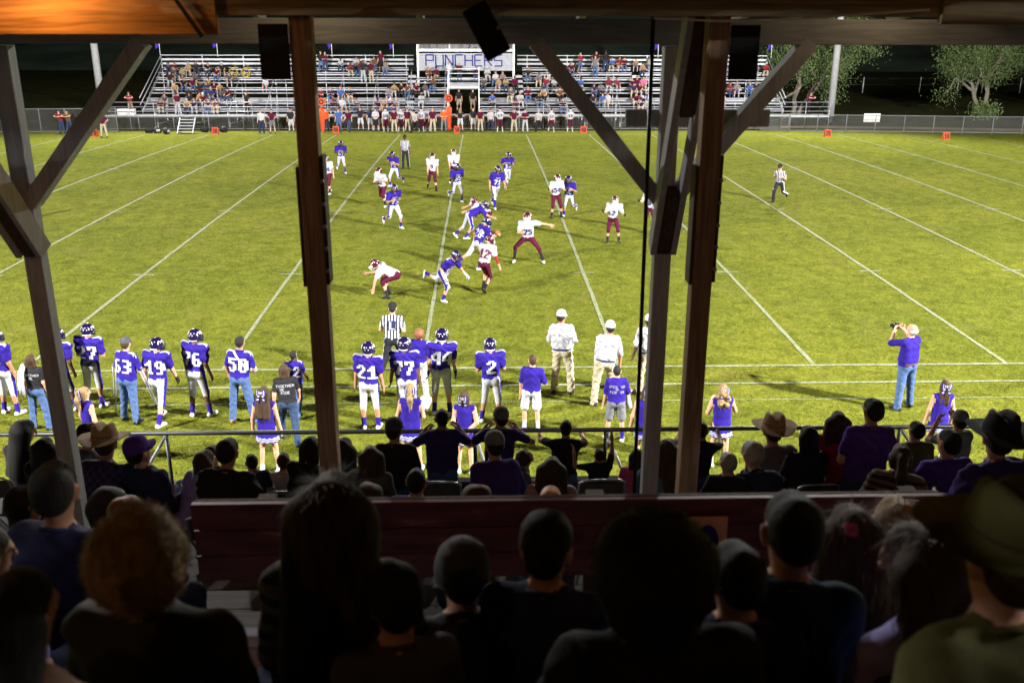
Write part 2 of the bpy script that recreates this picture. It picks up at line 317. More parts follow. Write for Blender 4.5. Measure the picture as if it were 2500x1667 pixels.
SK, SH, PA, SO, BO, ST, GL, EYEI = range(8)   # skin, shirt, pants, sock, boot, stripe, glove/undersleeve, eye
def mirror(d): return V3(-d[0], d[1], d[2])
DOWN = (.16, .02, -1)
POSES = dict(
    stand=dict(ra=((.22, -.02, -1), (.12, .2, -1)), la=((-.22, -.02, -1), (-.12, .2, -1)), rl=((.1, .02, -1), (.06, -.06, -1)), ll=((-.1, .02, -1), (-.06, -.06, -1))),
    stand2=dict(ra=((.25, -.1, -1), (.05, .25, -1)), la=((-.25, -.05, -1), (-.1, .25, -1)), rl=((.2, .12, -1), (.2, -.05, -1)), ll=((-.12, 0, -1), (-.06, -.08, -1)), side=3),
    hips=dict(ra=((.75, -.3, -.8), (-.7, .35, -.55)), la=((-.75, -.3, -.8), (.7, .35, -.55)), rl=((.15, .02, -1), (.1, -.06, -1)), ll=((-.15, .02, -1), (-.1, -.06, -1))),
    fronthands=dict(ra=((.3, .0, -1), (-.55, .75, .05)), la=((-.3, .0, -1), (.55, .75, .05)), rl=((.12, .03, -1), (.08, -.06, -1)), ll=((-.14, .02, -1), (-.1, -.06, -1)), lean=3),
    walk=dict(ra=((.2, .3, -1), (.05, .6, -.8)), la=((-.2, -.35, -1), (-.1, .1, -1)), rl=((.12, -.3, -1), (.1, -.6, -.8)), ll=((-.14, .5, -.9), (-.08, .05, -1)), lean=7),
    jog=dict(ra=((.3, -.5, -.8), (-.2, .9, .3)), la=((-.35, .1, -.9), (.3, .8, .4)), rl=((.14, .6, -.8), (.06, -.12, -1)), ll=((-.16, -.25, -.95), (-.14, -.95, -.3)), lean=16),
    jogl=dict(ra=((.35, .1, -.9), (-.3, .8, .3)), la=((-.3, -.5, -.8), (.2, .9, .2)), rl=((.16, -.25, -.95), (.14, -.95, -.25)), ll=((-.14, .6, -.8), (-.06, -.12, -1)), lean=17),
    run=dict(ra=((.3, -.7, -.7), (-.1, .4, -.8)), la=((-.3, .3, -.9), (.1, .8, -.5)), rl=((.1, .55, -.8), (.03, -.4, -.95)), ll=((-.1, -.85, -.6), (-.08, -1, .2)), lean=36, head=(0, 12)),
    stride=dict(ra=((.3, -.4, -.9), (.1, .2, -1)), la=((-.3, .3, -.9), (.0, .7, -.6)), rl=((.1, .55, -.8), (.06, .1, -1)), ll=((-.1, -.5, -.85), (-.05, -.75, -.65)), lean=10),
    crouch=dict(ra=((.2, .75, -.65), (.0, .95, -.15)), la=((-.25, .5, -.85), (.1, .25, -1)), rl=((.12, .9, -.3), (.06, -.35, -.95)), ll=((-.12, .9, -.4), (-.06, -.3, -.95)), lean=68, head=(0, 40)),
    tackle=dict(ra=((.5, .55, -.5), (-.2, .9, -.4)), la=((-.5, -.75, .1), (-.4, -.85, -.2)), rl=((.1, .2, -.95), (.05, -.6, -.8)), ll=((-.1, -.35, -.9), (-.08, -.8, -.65)), lean=66, head=(0, 30)),
    tackled=dict(ra=((.5, .3, -.8), (.2, .3, -.95)), la=((-.3, .7, -.5), (.2, .8, -.2)), rl=((.1, .5, -.85), (.05, -.5, -.85)), ll=((-.15, .1, -1), (-.1, -.7, -.7)), lean=62, head=(0, 25)),
    carry=dict(ra=((.15, .25, -.95), (.0, .95, .3)), la=((-.4, -.6, -.7), (-.1, -.1, -.95)), rl=((.05, .35, -.95), (.04, -.5, -.85)), ll=((-.06, -.6, -.8), (-.04, -.85, -.5)), lean=28, head=(0, 10)),
    lunge=dict(ra=((.35, .2, -.95), (-.35, .85, .1)), la=((-1, .15, -.05), (-1, .25, -.05)), rl=((.75, .35, -.75), (.05, -.1, -1)), ll=((-.65, .3, -.8), (-.35, -.1, -.95)), lean=14),
    ready=dict(ra=((.45, .1, -.9), (.3, .8, .3)), la=((-.45, .1, -.9), (-.2, .9, .05)), rl=((.16, .25, -.95), (.06, -.15, -1)), ll=((-.2, .3, -.95), (-.12, -.2, -1)), lean=12),
    drive=dict(ra=((.5, -.15, -.9), (.3, .2, -1)), la=((-.5, .4, -.7), (-.1, .9, -.1)), rl=((.1, .3, -.95), (.0, -.7, -.75)), ll=((-.12, .65, -.75), (-.08, -.15, -1)), lean=24),
    photo=dict(ra=((.3, .8, -.25), (-.6, .35, .75)), la=((-.3, .8, -.25), (.6, .35, .75)), rl=((.13, 0, -1), (.1, -.05, -1)), ll=((-.12, 0, -1), (-.1, -.05, -1))),
    sling=dict(ra=((.25, .02, -1), (-.6, .75, .1)), la=((-.3, -.12, -1), (.05, .15, -1)), rl=((.13, .02, -1), (.12, -.05, -1)), ll=((-.14, 0, -1), (-.08, -.05, -1))),
    crutch=dict(ra=((.35, .05, -1), (.15, .25, -.95)), la=((-.35, .05, -1), (-.15, .25, -.95)), rl=((.1, -.05, -1), (.1, -.12, -1)), ll=((-.12, .1, -1), (-.08, .0, -1)), lean=4),
    back=dict(ra=((.25, -.25, -1), (-.55, -.15, -.6)), la=((-.25, -.25, -1), (.55, -.15, -.6)), rl=((.09, 0, -1), (.04, -.05, -1)), ll=((-.09, 0, -1), (-.04, -.05, -1))),
    hold=dict(ra=((.3, .05, -1), (-.15, .85, -.1)), la=((-.2, 0, -1), (-.1, .15, -1)), rl=((.12, .02, -1), (.06, -.06, -1)), ll=((-.12, .02, -1), (-.08, -.06, -1))),
    clap=dict(ra=((.35, .25, -.9), (-.35, .6, .65)), la=((-.35, .25, -.9), (.35, .6, .65)), rl=((.09, 0, -1), (.05, -.05, -1)), ll=((-.09, 0, -1), (-.05, -.05, -1))),
    headhands=dict(ra=((.8, .25, -.65), (-.75, .45, .6)), la=((-.8, .25, -.65), (.75, .45, .6)), rl=((.1, 0, -1), (.06, -.05, -1)), ll=((-.1, 0, -1), (-.06, -.05, -1))),
    reach=dict(ra=((.3, .55, .75), (-.05, .25, .95)), la=((-.5, .6, -.1), (-.1, .25, .95)), rl=((.1, 0, -1), (.06, -.05, -1)), ll=((-.1, 0, -1), (-.06, -.05, -1))),
    rail=dict(ra=((.5, .8, -.15), (-.1, 1, .05)), la=((-.5, .8, -.15), (.1, 1, .05)), rl=((.1, 0, -1), (.06, -.05, -1)), ll=((-.1, 0, -1), (-.06, -.05, -1)), lean=8),
    lean_rail=dict(ra=((.4, .85, -.3), (-.7, .6, -.1)), la=((-.4, .85, -.3), (.7, .6, -.1)), rl=((.1, -.1, -1), (.06, -.1, -1)), ll=((-.1, -.1, -1), (-.06, -.1, -1)), lean=14),
    sit=dict(ra=((.25, .25, -1), (-.25, .9, -.15)), la=((-.25, .25, -1), (.25, .9, -.15)), rl=((.15, 1, .02), (.03, .05, -1)), ll=((-.15, 1, .02), (-.03, .05, -1)), lean=6),
    sitfwd=dict(ra=((.25, .75, -.8), (-.35, .8, -.3)), la=((-.25, .75, -.8), (.35, .8, -.3)), rl=((.2, 1, .02), (.03, .05, -1)), ll=((-.2, 1, .02), (-.03, .05, -1)), lean=28, head=(0, 18)),
    sitdown=dict(ra=((.2, .2, -1), (-.15, .55, -.85)), la=((-.2, .2, -1), (.15, .55, -.85)), rl=((.15, 1, .02), (.03, .05, -1)), ll=((-.15, 1, .02), (-.03, .05, -1)), lean=7),
    sitback=dict(ra=((.3, .1, -1), (-.5, .8, -.05)), la=((-.3, .1, -1), (.5, .8, -.05)), rl=((.12, 1, -.05), (.0, .35, -1)), ll=((-.2, 1, .12), (.3, .5, -.8)), lean=-6),
    sitlow=dict(ra=((.3, .3, -1), (-.5, .75, .2)), la=((-.3, .3, -1), (.5, .75, .2)), rl=((.15, 1, .05), (.03, .0, -1)), ll=((-.15, 1, .05), (-.03, .0, -1)), lean=14),
    sitarms=dict(ra=((.7, .5, -.2), (-.2, .5, .9)), la=((-.7, .5, -.2), (.2, .5, .9)), rl=((.15, 1, .02), (.03, .05, -1)), ll=((-.15, 1, .02), (-.03, .05, -1)), lean=4),
)
JR = np.random.default_rng(77)
def jpose(pose, a=.07):
    p = dict(POSES[pose]) if isinstance(pose, str) else dict(pose)
    for k in ('ra', 'la', 'rl', 'll'): p[k] = tuple(tuple(np.array(d, float)+JR.normal(size=3)*a*(.6 if k[1] == 'l' else 1)) for d in p[k])
    p['side'] = p.get('side', 0)+JR.normal()*2.5; p['twist'] = p.get('twist', 0)+JR.normal()*7; h = p.get('head', (0, 0)); p['head'] = (h[0]+JR.normal()*200*a, h[1]+JR.normal()*55*a); p['lean'] = p.get('lean', 0)+JR.normal()*2
    return p
def skeleton(pose, H):
    p = POSES[pose] if isinstance(pose, str) else pose; s = H/1.8; K = {}
    P = V3(0, 0, 0); Rt = rotm('Y', p.get('side', 0)) @ rotm('X', -p.get('lean', 0)); Rs = Rt @ rotm('Z', p.get('twist', 0))
    u = Rt @ V3(0, 0, 1); r = Rs @ V3(1, 0, 0); f = Rs @ V3(0, 1, 0)
    K.update(P=P, u=u, r=r, f=f, N=P+u*.52*s, s=s)
    for sg, nm, a, l in ((1, 'R', 'ra', 'rl'), (-1, 'L', 'la', 'll')):
        S = P+u*.455*s+r*sg*.175*s; ua, fa = unit(p[a][0]), unit(p[a][1])
        E = S+ua*.29*s; W = E+fa*.255*s
        h = P+V3(sg*.088, 0, -.02)*s; t, sh = unit(p[l][0]), unit(p[l][1]); kn = h+t*.43*s; an = kn+sh*.42*s
        K[nm] = dict(S=S, E=E, W=W, fa=fa, ua=ua, h=h, k=kn, a=an, sg=sg, sh=sh)
    hy, hp = p.get('head', (0, 0))
    Rh = rotm('Z', hy) @ rotm('X', -p.get('lean', 0)+hp)
    K['Rh'] = Rh; K['HC'] = K['N']+(unit(u+Rh @ V3(0, .1, .8)))*.155*s
    return K

def hand(B, K, s, side, m, curl=40, vs=.0075):
    q = K[side]; W, d = q['W'], q['fa']; sg = q['sg']
    n = np.cross(d, V3(0, 0, 1)) if abs(d[2]) < .9 else V3(sg, 0, 0)
    n = unit(n)*(-sg); ac = unit(np.cross(n, d)); n = unit(np.cross(d, ac))   # n: palm normal-ish, ac: across
    b = Body(); b.cone(W-d*.05*s, W+d*.01*s, .034*s, .03*s, m, .02)
    pc = W+d*.055*s
    b.cone(pc-ac*.022*s-d*.02*s, pc-ac*.024*s+d*.03*s, .022*s, .016*s, m, .015, n, 1.3); b.cone(pc+ac*.022*s-d*.02*s, pc+ac*.024*s+d*.03*s, .022*s, .016*s, m, .015, n, 1.3)
    for i, L in enumerate((.062, .074, .069, .054)):
        o = pc+d*.038*s+ac*(-.033+.022*i)*s; c1 = R_(curl*.45); c2 = R_(curl*1.3)
        d1 = d*math.cos(c1)+n*math.sin(c1); d2 = d*math.cos(c2)+n*math.sin(c2)
        o2 = o+d1*L*.55*s; b.cone(o, o2, .0088*s, .0082*s, m, .005); b.cone(o2, o2+d2*L*.5*s, .0082*s, .0068*s, m, .005)
    tb = pc-d*.03*s-ac*.026*s; d1 = unit(d*.7-ac*.7+n*.35); o2 = tb+d1*.05*s
    b.cone(tb, o2, .013*s, .01*s, m, .01); b.cone(o2, o2+unit(d*.95-ac*.2+n*.3)*.035*s, .01*s, .008*s, m, .005)
    return b.surf(vs*s)

def make_body(pose, H, fit, vs, fine=True, hands=True):
    """-> (mesh arrays, Body, skeleton). fit: shirt sleeve 0..1, legs 'jeans'|'slacks'|'football'|'shorts'|'bare', pads, belly, w"""
    K = skeleton(pose, H); s = K['s']; B = Body(); P, u, r, f, N = (K[k] for k in 'PurfN'); w = fit.get('w', 1.)
    pads = fit.get('pads', 0); sl = fit.get('sleeve', .5); legs = fit.get('legs', 'jeans'); belly = fit.get('belly', 0); loose = fit.get('loose', 0)
    fem = fit.get('fem', 0)
    for sg in (1, -1):
        B.cone(P+u*.05*s+r*sg*.072*s*w, P+u*.37*s+r*sg*.085*s*w, (.1+.012*loose)*s*w, (.108-.012*fem)*s*w, SH, .05, f, 1.08)
    B.cone(P+u*.02*s, P+u*.42*s, (.105+.01*loose)*s*w, .105*s, SH, .05)
    if fem: B.ball(P+u*.16*s, .095*s, SH, .04)
    if belly: B.ball(P+u*.14*s+f*.05*s, (.12+.05*belly)*s, SH, .06); B.cone(P+u*.12*s+r*.09*s, P+u*.12*s-r*.09*s, (.1+.03*belly)*s, (.1+.03*belly)*s, SH, .06)
    for nm in 'RL':
        q = K[nm]; sg = q['sg']; S, E, W = q['S'], q['E'], q['W']
        B.cone(N-u*.035*s, S-r*sg*.02*s, .055*s, .065*s*w, SH, .05)
        if pads:
            B.cone(P+u*.45*s+r*sg*.07*s, S+r*sg*.045*s+u*.035*s, .1*s, .088*s, SH, .05, f, 1.0)
            B.cone(S+r*sg*.02*s, S+(E-S)*.55+r*sg*.01*s, .085*s, .08*s, SH, .03)
        if sl > 0: B.cone(S, S+(E-S)*min(1, sl*1.25), .07*s, (.062 if sl < 1 else .052)*s, SH, .03)
        am = SH if sl >= 1 else fit.get('arm', SK)
        B.cone(S, E, .05*s, .041*s, am, .02)
        B.cone(E, W, (.05 if sl >= 1 else .041)*s, (.042 if sl >= 1 else .03)*s, am, .02)
        h, k, a = q['h'], q['k'], q['a']; sh = q['sh']; fd = unit(V3(sh[0]*.1+sg*.22, 1, 0)); back = np.cross(V3(1, 0, 0), sh); back = unit(back) if np.linalg.norm(back) > .1 else V3(0, -1, 0)
        if back[1] > 0: back = -back
        tilt = V3(0, 0, 0) if abs(sh[2]) > .75 else unit(sh)
        if legs in ('jeans', 'slacks'):
            B.cone(h, k, .098*s*w, .075*s, PA, .04); B.cone(k, a+sh*.03*s, .072*s, (.07 if legs == 'slacks' else .064)*s, PA, .03)
        elif legs == 'football':
            B.cone(h, k, .098*s*w, .066*s, PA, .04); B.cone(k, k+(a-k)*.2, .065*s, .058*s, PA, .02); B.ball(k-back*.02*s, .06*s, PA, .02)
            B.cone(k, a, .052*s, .038*s, SK, .015); B.cone(k+(a-k)*.22+back*.022*s, k+(a-k)*.45+back*.015*s, .046*s, .04*s, SK, .02)
            B.cone(k+(a-k)*fit.get('sock', .62), a, .048*s, .044*s, SO, .01)
        elif legs == 'shorts':
            B.cone(h, h+(k-h)*.85, .105*s, .1*s, PA, .03); B.cone(h, k, .07*s, .052*s, SK, .02); B.cone(k, a, .05*s, .038*s, SK, .02)
            B.cone(k+(a-k)*.2+back*.02*s, k+(a-k)*.45+back*.012*s, .044*s, .04*s, SK, .02); B.cone(k+(a-k)*.6, a, .044*s, .042*s, SO, .01)
        else:
            B.cone(h, k, .082*s, .05*s, SK, .03); B.cone(k, a, .05*s, .034*s, SK, .02); B.cone(k+(a-k)*.2+back*.02*s, k+(a-k)*.45+back*.012*s, .043*s, .038*s, SK, .02)
            B.cone(k+(a-k)*.85, a, .04*s, .04*s, SO, .01)
        up = unit(-sh) if tilt.any() else V3(0, 0, 1); fdd = fd if not tilt.any() else unit(np.cross(V3(1, 0, 0), sh))
        hl = a-fdd*.045*s-up*.04*s; to = a+fdd*.155*s-up*.048*s
        B.cone(hl, a+fdd*.08*s-up*.035*s, .042*s, .045*s, BO, .02); B.cone(hl-up*.006*s, to, .036*s, .034*s, BO, .02)
    B.cone(P+V3(.06, 0, -.03)*s*w, P+V3(-.06, 0, -.03)*s*w, .11*s, .11*s, PA, .05)
    if legs != 'bare':
        for sg in (1, -1): B.ball(P+V3(sg*.07, 0, -.05)*s-K['f']*.045*s, .085*s*w, PA, .05)
    B.cone(N+u*.005*s+f*.008*s, N+(K['HC']-N)*.6, .05*s, .05*s, SK, .03)
    HC, Rh = K['HC'], K['Rh']
    def hp(*a): return HC+Rh @ (V3(*a)*s)
    def headprims(b):
        b.cone(hp(0, -.025, .03), hp(0, .02, .035), .088*s, .08*s, SK, .03, Rh @ V3(1, 0, 0), 1.12)
        b.cone(hp(0, .03, -.02), hp(0, .042, -.075), .062*s, .042*s, SK, .03)
        b.cone(hp(0, -.01, -.03), hp(0, .0, -.06), .07*s, .055*s, SK, .03)
    parts = []
    if fine:
        b = Body(); headprims(b); b.cone(N-u*.005*s+f*.008*s, hp(0, -.01, -.03), .05*s, .05*s, SK, .02)
        b.cone(hp(0, .098, .015), hp(0, .118, -.022), .011*s, .017*s, SK, .012)
        for sg in (1, -1):
            b.cone(hp(sg*.088, -.005, .018), hp(sg*.086, -.008, -.025), .018*s, .013*s, SK, .008, Rh @ V3(1, 0, 0), 1.35)
            b.ball(hp(sg*.034, .092, .012), .013*s, EYEI, .004); b.cone(hp(sg*.02, .095, .032), hp(sg*.05, .085, .032), .012*s, .01*s, SK, .012)
        b.cone(hp(-.02, .086, -.055), hp(.02, .086, -.055), .009*s, .009*s, GL if False else SK, .006)
        parts.append(b.surf(.0115*s)); headprims(B)
    else: headprims(B)
    if hands:
        for nm in 'RL':
            parts.append(hand(B, K, s, nm, fit.get('glove', SK), fit.get('curl', 40)))
    else:
        for nm in 'RL': q = K[nm]; B.cone(q['W'], q['W']+q['fa']*.12*s, .034*s, .028*s, fit.get('glove', SK), .02)
    v, F, mi = B.surf(vs)
    v = wrinkle(v, F, mi, [SH, PA] if legs != 'football' else [SH], fit.get('wr', .005)*s)
    if fit.get('stripe') or fit.get('panel'):
        c = v[F].mean(1)
        for nm in 'RL':
            q = K[nm]
            for a, b in ((q['h'], q['k']), (q['k'], q['a'])):
                ab = b-a; t = np.clip(((c-a) @ ab)/(ab @ ab), -.3, 1.1); vec = c-(a+t[:, None]*ab)
                lat = V3(q['sg'], 0, 0); lat = unit(lat-ab*(lat @ ab)/(ab @ ab)); L = np.linalg.norm(vec, axis=1)+1e-9
                ok = (mi == PA) & (vec @ lat/L > .86) & (t > -.25) & (t < 1.05) & (L < .14*s); mi[ok] = ST
    off = 0; VV, FF, MM = [], [], []
    for a, b, c in [(v, F, mi)]+parts: VV.append(a); FF.append(b+off); MM.append(c); off += len(a)
    return np.concatenate(VV), np.concatenate(FF), np.concatenate(MM), B, K

# ------------------------------------------------------------------ lettering
GL5 = {c: [int(x, 2) for x in r.split()] for c, r in {
 '0': '01110 11011 11011 11011 11011 11011 01110', '1': '00110 01110 11110 00110 00110 00110 11111', '2': '01110 11011 00011 00110 01100 11000 11111',
 '3': '11110 00011 00011 01110 00011 00011 11110', '4': '00111 01111 11011 11011 11111 00011 00011', '5': '11111 11000 11110 00011 00011 11011 01110',
 '6': '01110 11000 11000 11110 11011 11011 01110', '7': '11111 11011 00011 00110 00110 01100 01100', '8': '01110 11011 11011 01110 11011 11011 01110', '9': '01110 11011 11011 01111 00011 00011 01110',
 'T': '11111 00100 00100 00100 00100 00100 00100', 'O': '01110 10001 10001 10001 10001 10001 01110', 'G': '01110 10001 10000 10011 10001 10001 01110', 'E': '11111 10000 10000 11110 10000 10000 11111',
 'H': '10001 10001 10001 11111 10001 10001 10001', 'R': '11110 10001 10001 11110 10100 10010 10001', 'W': '10001 10001 10001 10101 10101 11011 10001', 'I': '01110 00100 00100 00100 00100 00100 01110',
 'D': '11110 10001 10001 10001 10001 10001 11110', 'S': '01111 10000 10000 01110 00001 00001 11110', 'C': '01110 10001 10000 10000 10000 10001 01110', 'K': '10001 10010 10100 11000 10100 10010 10001',
 'M': '10001 11011 10101 10101 10001 10001 10001', 'P': '11110 10001 10001 11110 10000 10000 10000', 'N': '10001 11001 10101 10101 10011 10001 10001', 'A': '01110 10001 10001 11111 10001 10001 10001',
 "'": '00100 00100 00000 00000 00000 00000 00000', 'L': '11000 11000 11000 11000 11000 11000 11111', 'U': '10001 10001 10001 10001 10001 10001 01110', ' ': '0 0 0 0 0 0 0'}.items()}
def glyph_quads(text, h, bold=1.0):
    """-> list of 4-corner (x,y) rects, centred"""
    px = h/7; wpx = px*bold; out = []; W = len(text)*6-1
    for ci, ch in enumerate(text):
        for r, row in enumerate(GL5[ch]):
            for c in range(5):
                if row >> (4-c) & 1:
                    x = (ci*6+c-W/2)*wpx; y = h/2-(r+1)*px; out.append((x, y, x+wpx*1.02, y+px*1.02))
    return out
def text_on_body(B, K, text, h, back, up, mtl, name, parent, bold=1.0, dx=0, arc=0., lift=.014):
    if h > .1 and len(text) == 2:   # each digit a part of its own
        for c, w in zip(text, (-3, 3)): text_on_body(B, K, c, h, back, up, mtl, name, parent, bold, dx+(1 if back else -1)*w*h/7*bold)
        return
    s = K['s']; u, r, f = K['u'], K['r'], K['f']; sg = 1 if back else -1
    o = K['P']+u*up*s+r*dx*s-f*.55*sg; pts = []
    for x0, y0, x1, y1 in glyph_quads(text, h*s, bold):
        for x, y in ((x0, y0), (x1, y0), (x1, y1), (x0, y1)):
            pts.append(o+r*sg*x+u*(y+arc*x*x))
    pts = np.array(pts); hit, ok = B.trace(pts, f*sg, lift=lift); q = np.arange(len(pts)).reshape(-1, 4); q = q[ok.reshape(-1, 4).all(1)]
    if not len(q): return
    r_ = mobj(name, arr_mesh(name, hit, q, [mtl], smooth=False), parent)
    if len(text) > 1: r_['kind'] = 'stuff'
    return r_
def ribbon_on_body(B, K, a, b, width, d, mtl, name, parent, n=14):
    a = np.array(a); b = np.array(b); d = unit(d); sd = unit(np.cross(b-a, d)); pts = []
    for i in range(n+1):
        c = a+(b-a)*i/n; pts += [c-sd*width/2, c+sd*width/2]
    hit, ok = B.trace(np.array(pts), d, 1.2); q = np.array([(2*i, 2*i+1, 2*i+3, 2*i+2) for i in range(n)]); q = q[ok[q].all(1)]
    if not len(q): return
    return mobj(name, arr_mesh(name, hit, q, [mtl], smooth=True), parent)

# ------------------------------------------------------------------ headgear and hair (shared meshes, head frame)
def helmet_meshes():
    n, mrow = 28, 18; v = []; f = []
    def pt(th, ph, k=1.): return (.118*k*math.sin(ph)*math.sin(th), .142*k*math.sin(ph)*math.cos(th)-.005, .132*k*math.cos(ph)+.018)
    for k in (1., .9):
        for i in range(mrow+1):
            for j in range(n): v.append(pt(2*math.pi*j/n, math.pi*(.02+.70*i/mrow), k))
    def keep(i, j):
        ph = math.pi*(.02+.70*(i+.5)/mrow); th = 2*math.pi*(j+.5)/n; x, y, z = pt(th, ph)
        return not (y > .035 and z < .062)
    for l in (0, 1):
        b = l*(mrow+1)*n
        for i in range(mrow):
            for j in range(n):
                if keep(i, j):
                    q = (b+i*n+j, b+i*n+(j+1) % n, b+(i+1)*n+(j+1) % n, b+(i+1)*n+j); f.append(q if l else q[::-1])
    m = MB(); m.add(v, f)
    for sgn in (1, -1): m.box((sgn*.098, .05, -.045), (.022, .075, .06))
    shell = m.mesh('helmet_shell', HELM_H, True)
    c = MB()
    for z, yy, w in ((.03, .165, .085), (-.005, .175, .09), (-.045, .172, .085), (-.08, .155, .07)):
        c.tube([(-.108, .05, z*.9), (-w, yy*.72, z), (-w*.5, yy*.97, z), (0, yy, z), (w*.5, yy*.97, z), (w, yy*.72, z), (.108, .05, z*.9)], .0075, 6)
    for x in (-.035, .035): c.tube([(x, .168, .035), (x, .172, -.01), (x, .15, -.085)], .007, 6)
    cage = c.mesh('facemask', WHITE_P, True)
    d = MB()
    def disc(th, ph, r):
        c0 = np.array(pt(R_(th), R_(ph), 1.012)); nn = unit(c0*V3(1, .8, .9)); a = unit(np.cross(nn, (0, 0, 1))); b = np.cross(nn, a)
        d.add([c0]+[c0+r*(math.cos(t)*a+math.sin(t)*b) for t in np.linspace(0, 2*math.pi, 8, endpoint=False)], [(0, i+1, (i+1) % 8+1) for i in range(8)])
    for th in (-30, 0, 30): disc(180+th, 60, .008)
    for th in (-15, 15): disc(180+th, 78, .008)
    # curved M-like side emblem on both sides, white neck bumper
    for sg in (1, -1):
        pa = [(92*sg-26, 80), (92*sg-24, 58), (92*sg-12, 50), (92*sg-2, 62), (92*sg+4, 72), (92*sg+10, 60), (92*sg+20, 52), (92*sg+30, 62), (92*sg+28, 84)]
        d.tube([np.array(pt(R_(t), R_(p), 1.008)) for t, p in pa], .006, 5)
    d.tube([np.array(pt(R_(t), R_(124), 1.0)) for t in range(128, 236, 12)], .009, 6)
    dec = d.mesh('helmet_decals', WHITE_P, True)
    return shell, cage, dec
HS, HCAGE, HDEC = helmet_meshes()
def cap_mesh():
    m = MB(); m.lathe([(.106, -.01), (.107, .02), (.1, .06), (.078, .095), (.04, .113), (.004, .118)], 20, fn=lambda p, t: V3(p[0]*.93, p[1]*1.08-.005, p[2]+.03))
    v = []; f = []; n = 10
    for k, th in ((0, .006), (1, -.002)):
        for i in range(n+1):
            a = math.pi*i/n
            v += [(.096*math.cos(a), .02+.09*math.sin(a), .025+th), (.084*math.cos(a), .05+.135*math.sin(a), .012+th-.018*abs(math.cos(a)))]
    for k in (0, 1):
        for i in range(n): b = k*2*(n+1)+2*i; f.append((b, b+1, b+3, b+2))
    m.add(v, f); m.lathe([(.006, .148), (.012, .144)], 8)
    return m.mesh('cap', C_['grey'], True)
CAP = cap_mesh()
def hat_mesh():
    m = MB()
    def fn(p, t):
        r = math.hypot(p[0], p[1]); x, y, z = p[0], p[1]*1.22, p[2]
        if r > .105: z += .42*max(0, abs(x)-.1)**1.25*(1 if r > .11 else 0); z -= .18*max(0, abs(y)-.14)
        elif z > .06: z -= .045*math.exp(-(x/.032)**2)*min(1, (z-.06)/.06); x *= 1-.18*max(0, min(1, (y+.02)/.1))
        return V3(x, y, z+.04)
    m.lathe([(.2, .0), (.19, .0), (.16, -.004), (.13, -.004), (.106, .0), (.103, .03), (.1, .07), (.09, .105), (.07, .125), (.035, .128), (.003, .124)], 36, fn=fn)
    m.lathe([(.2, -.006), (.16, -.011), (.106, -.008)], 36, fn=fn)
    m.lathe([(.1045, .004), (.1035, .028)], 36, fn=lambda p, t: V3(p[0], p[1]*1.22, p[2]+.04), m=1)
    return m.mesh('cowboy_hat', [mat('straw', (.4, .26, .14), .8, .2, 40, .5, 200), C_['black']], True)
HAT = hat_mesh()
def beanie_mesh():
    m = MB(); m.lathe([(.1, -.03), (.106, -.02), (.107, .01), (.103, .05), (.085, .09), (.05, .118), (.004, .13)], 20, fn=lambda p, t: V3(p[0]*.95, p[1]*1.08-.01, p[2]+.02)); return m.mesh('knit_cap', C_['grey'], True)
BEANIE = beanie_mesh()
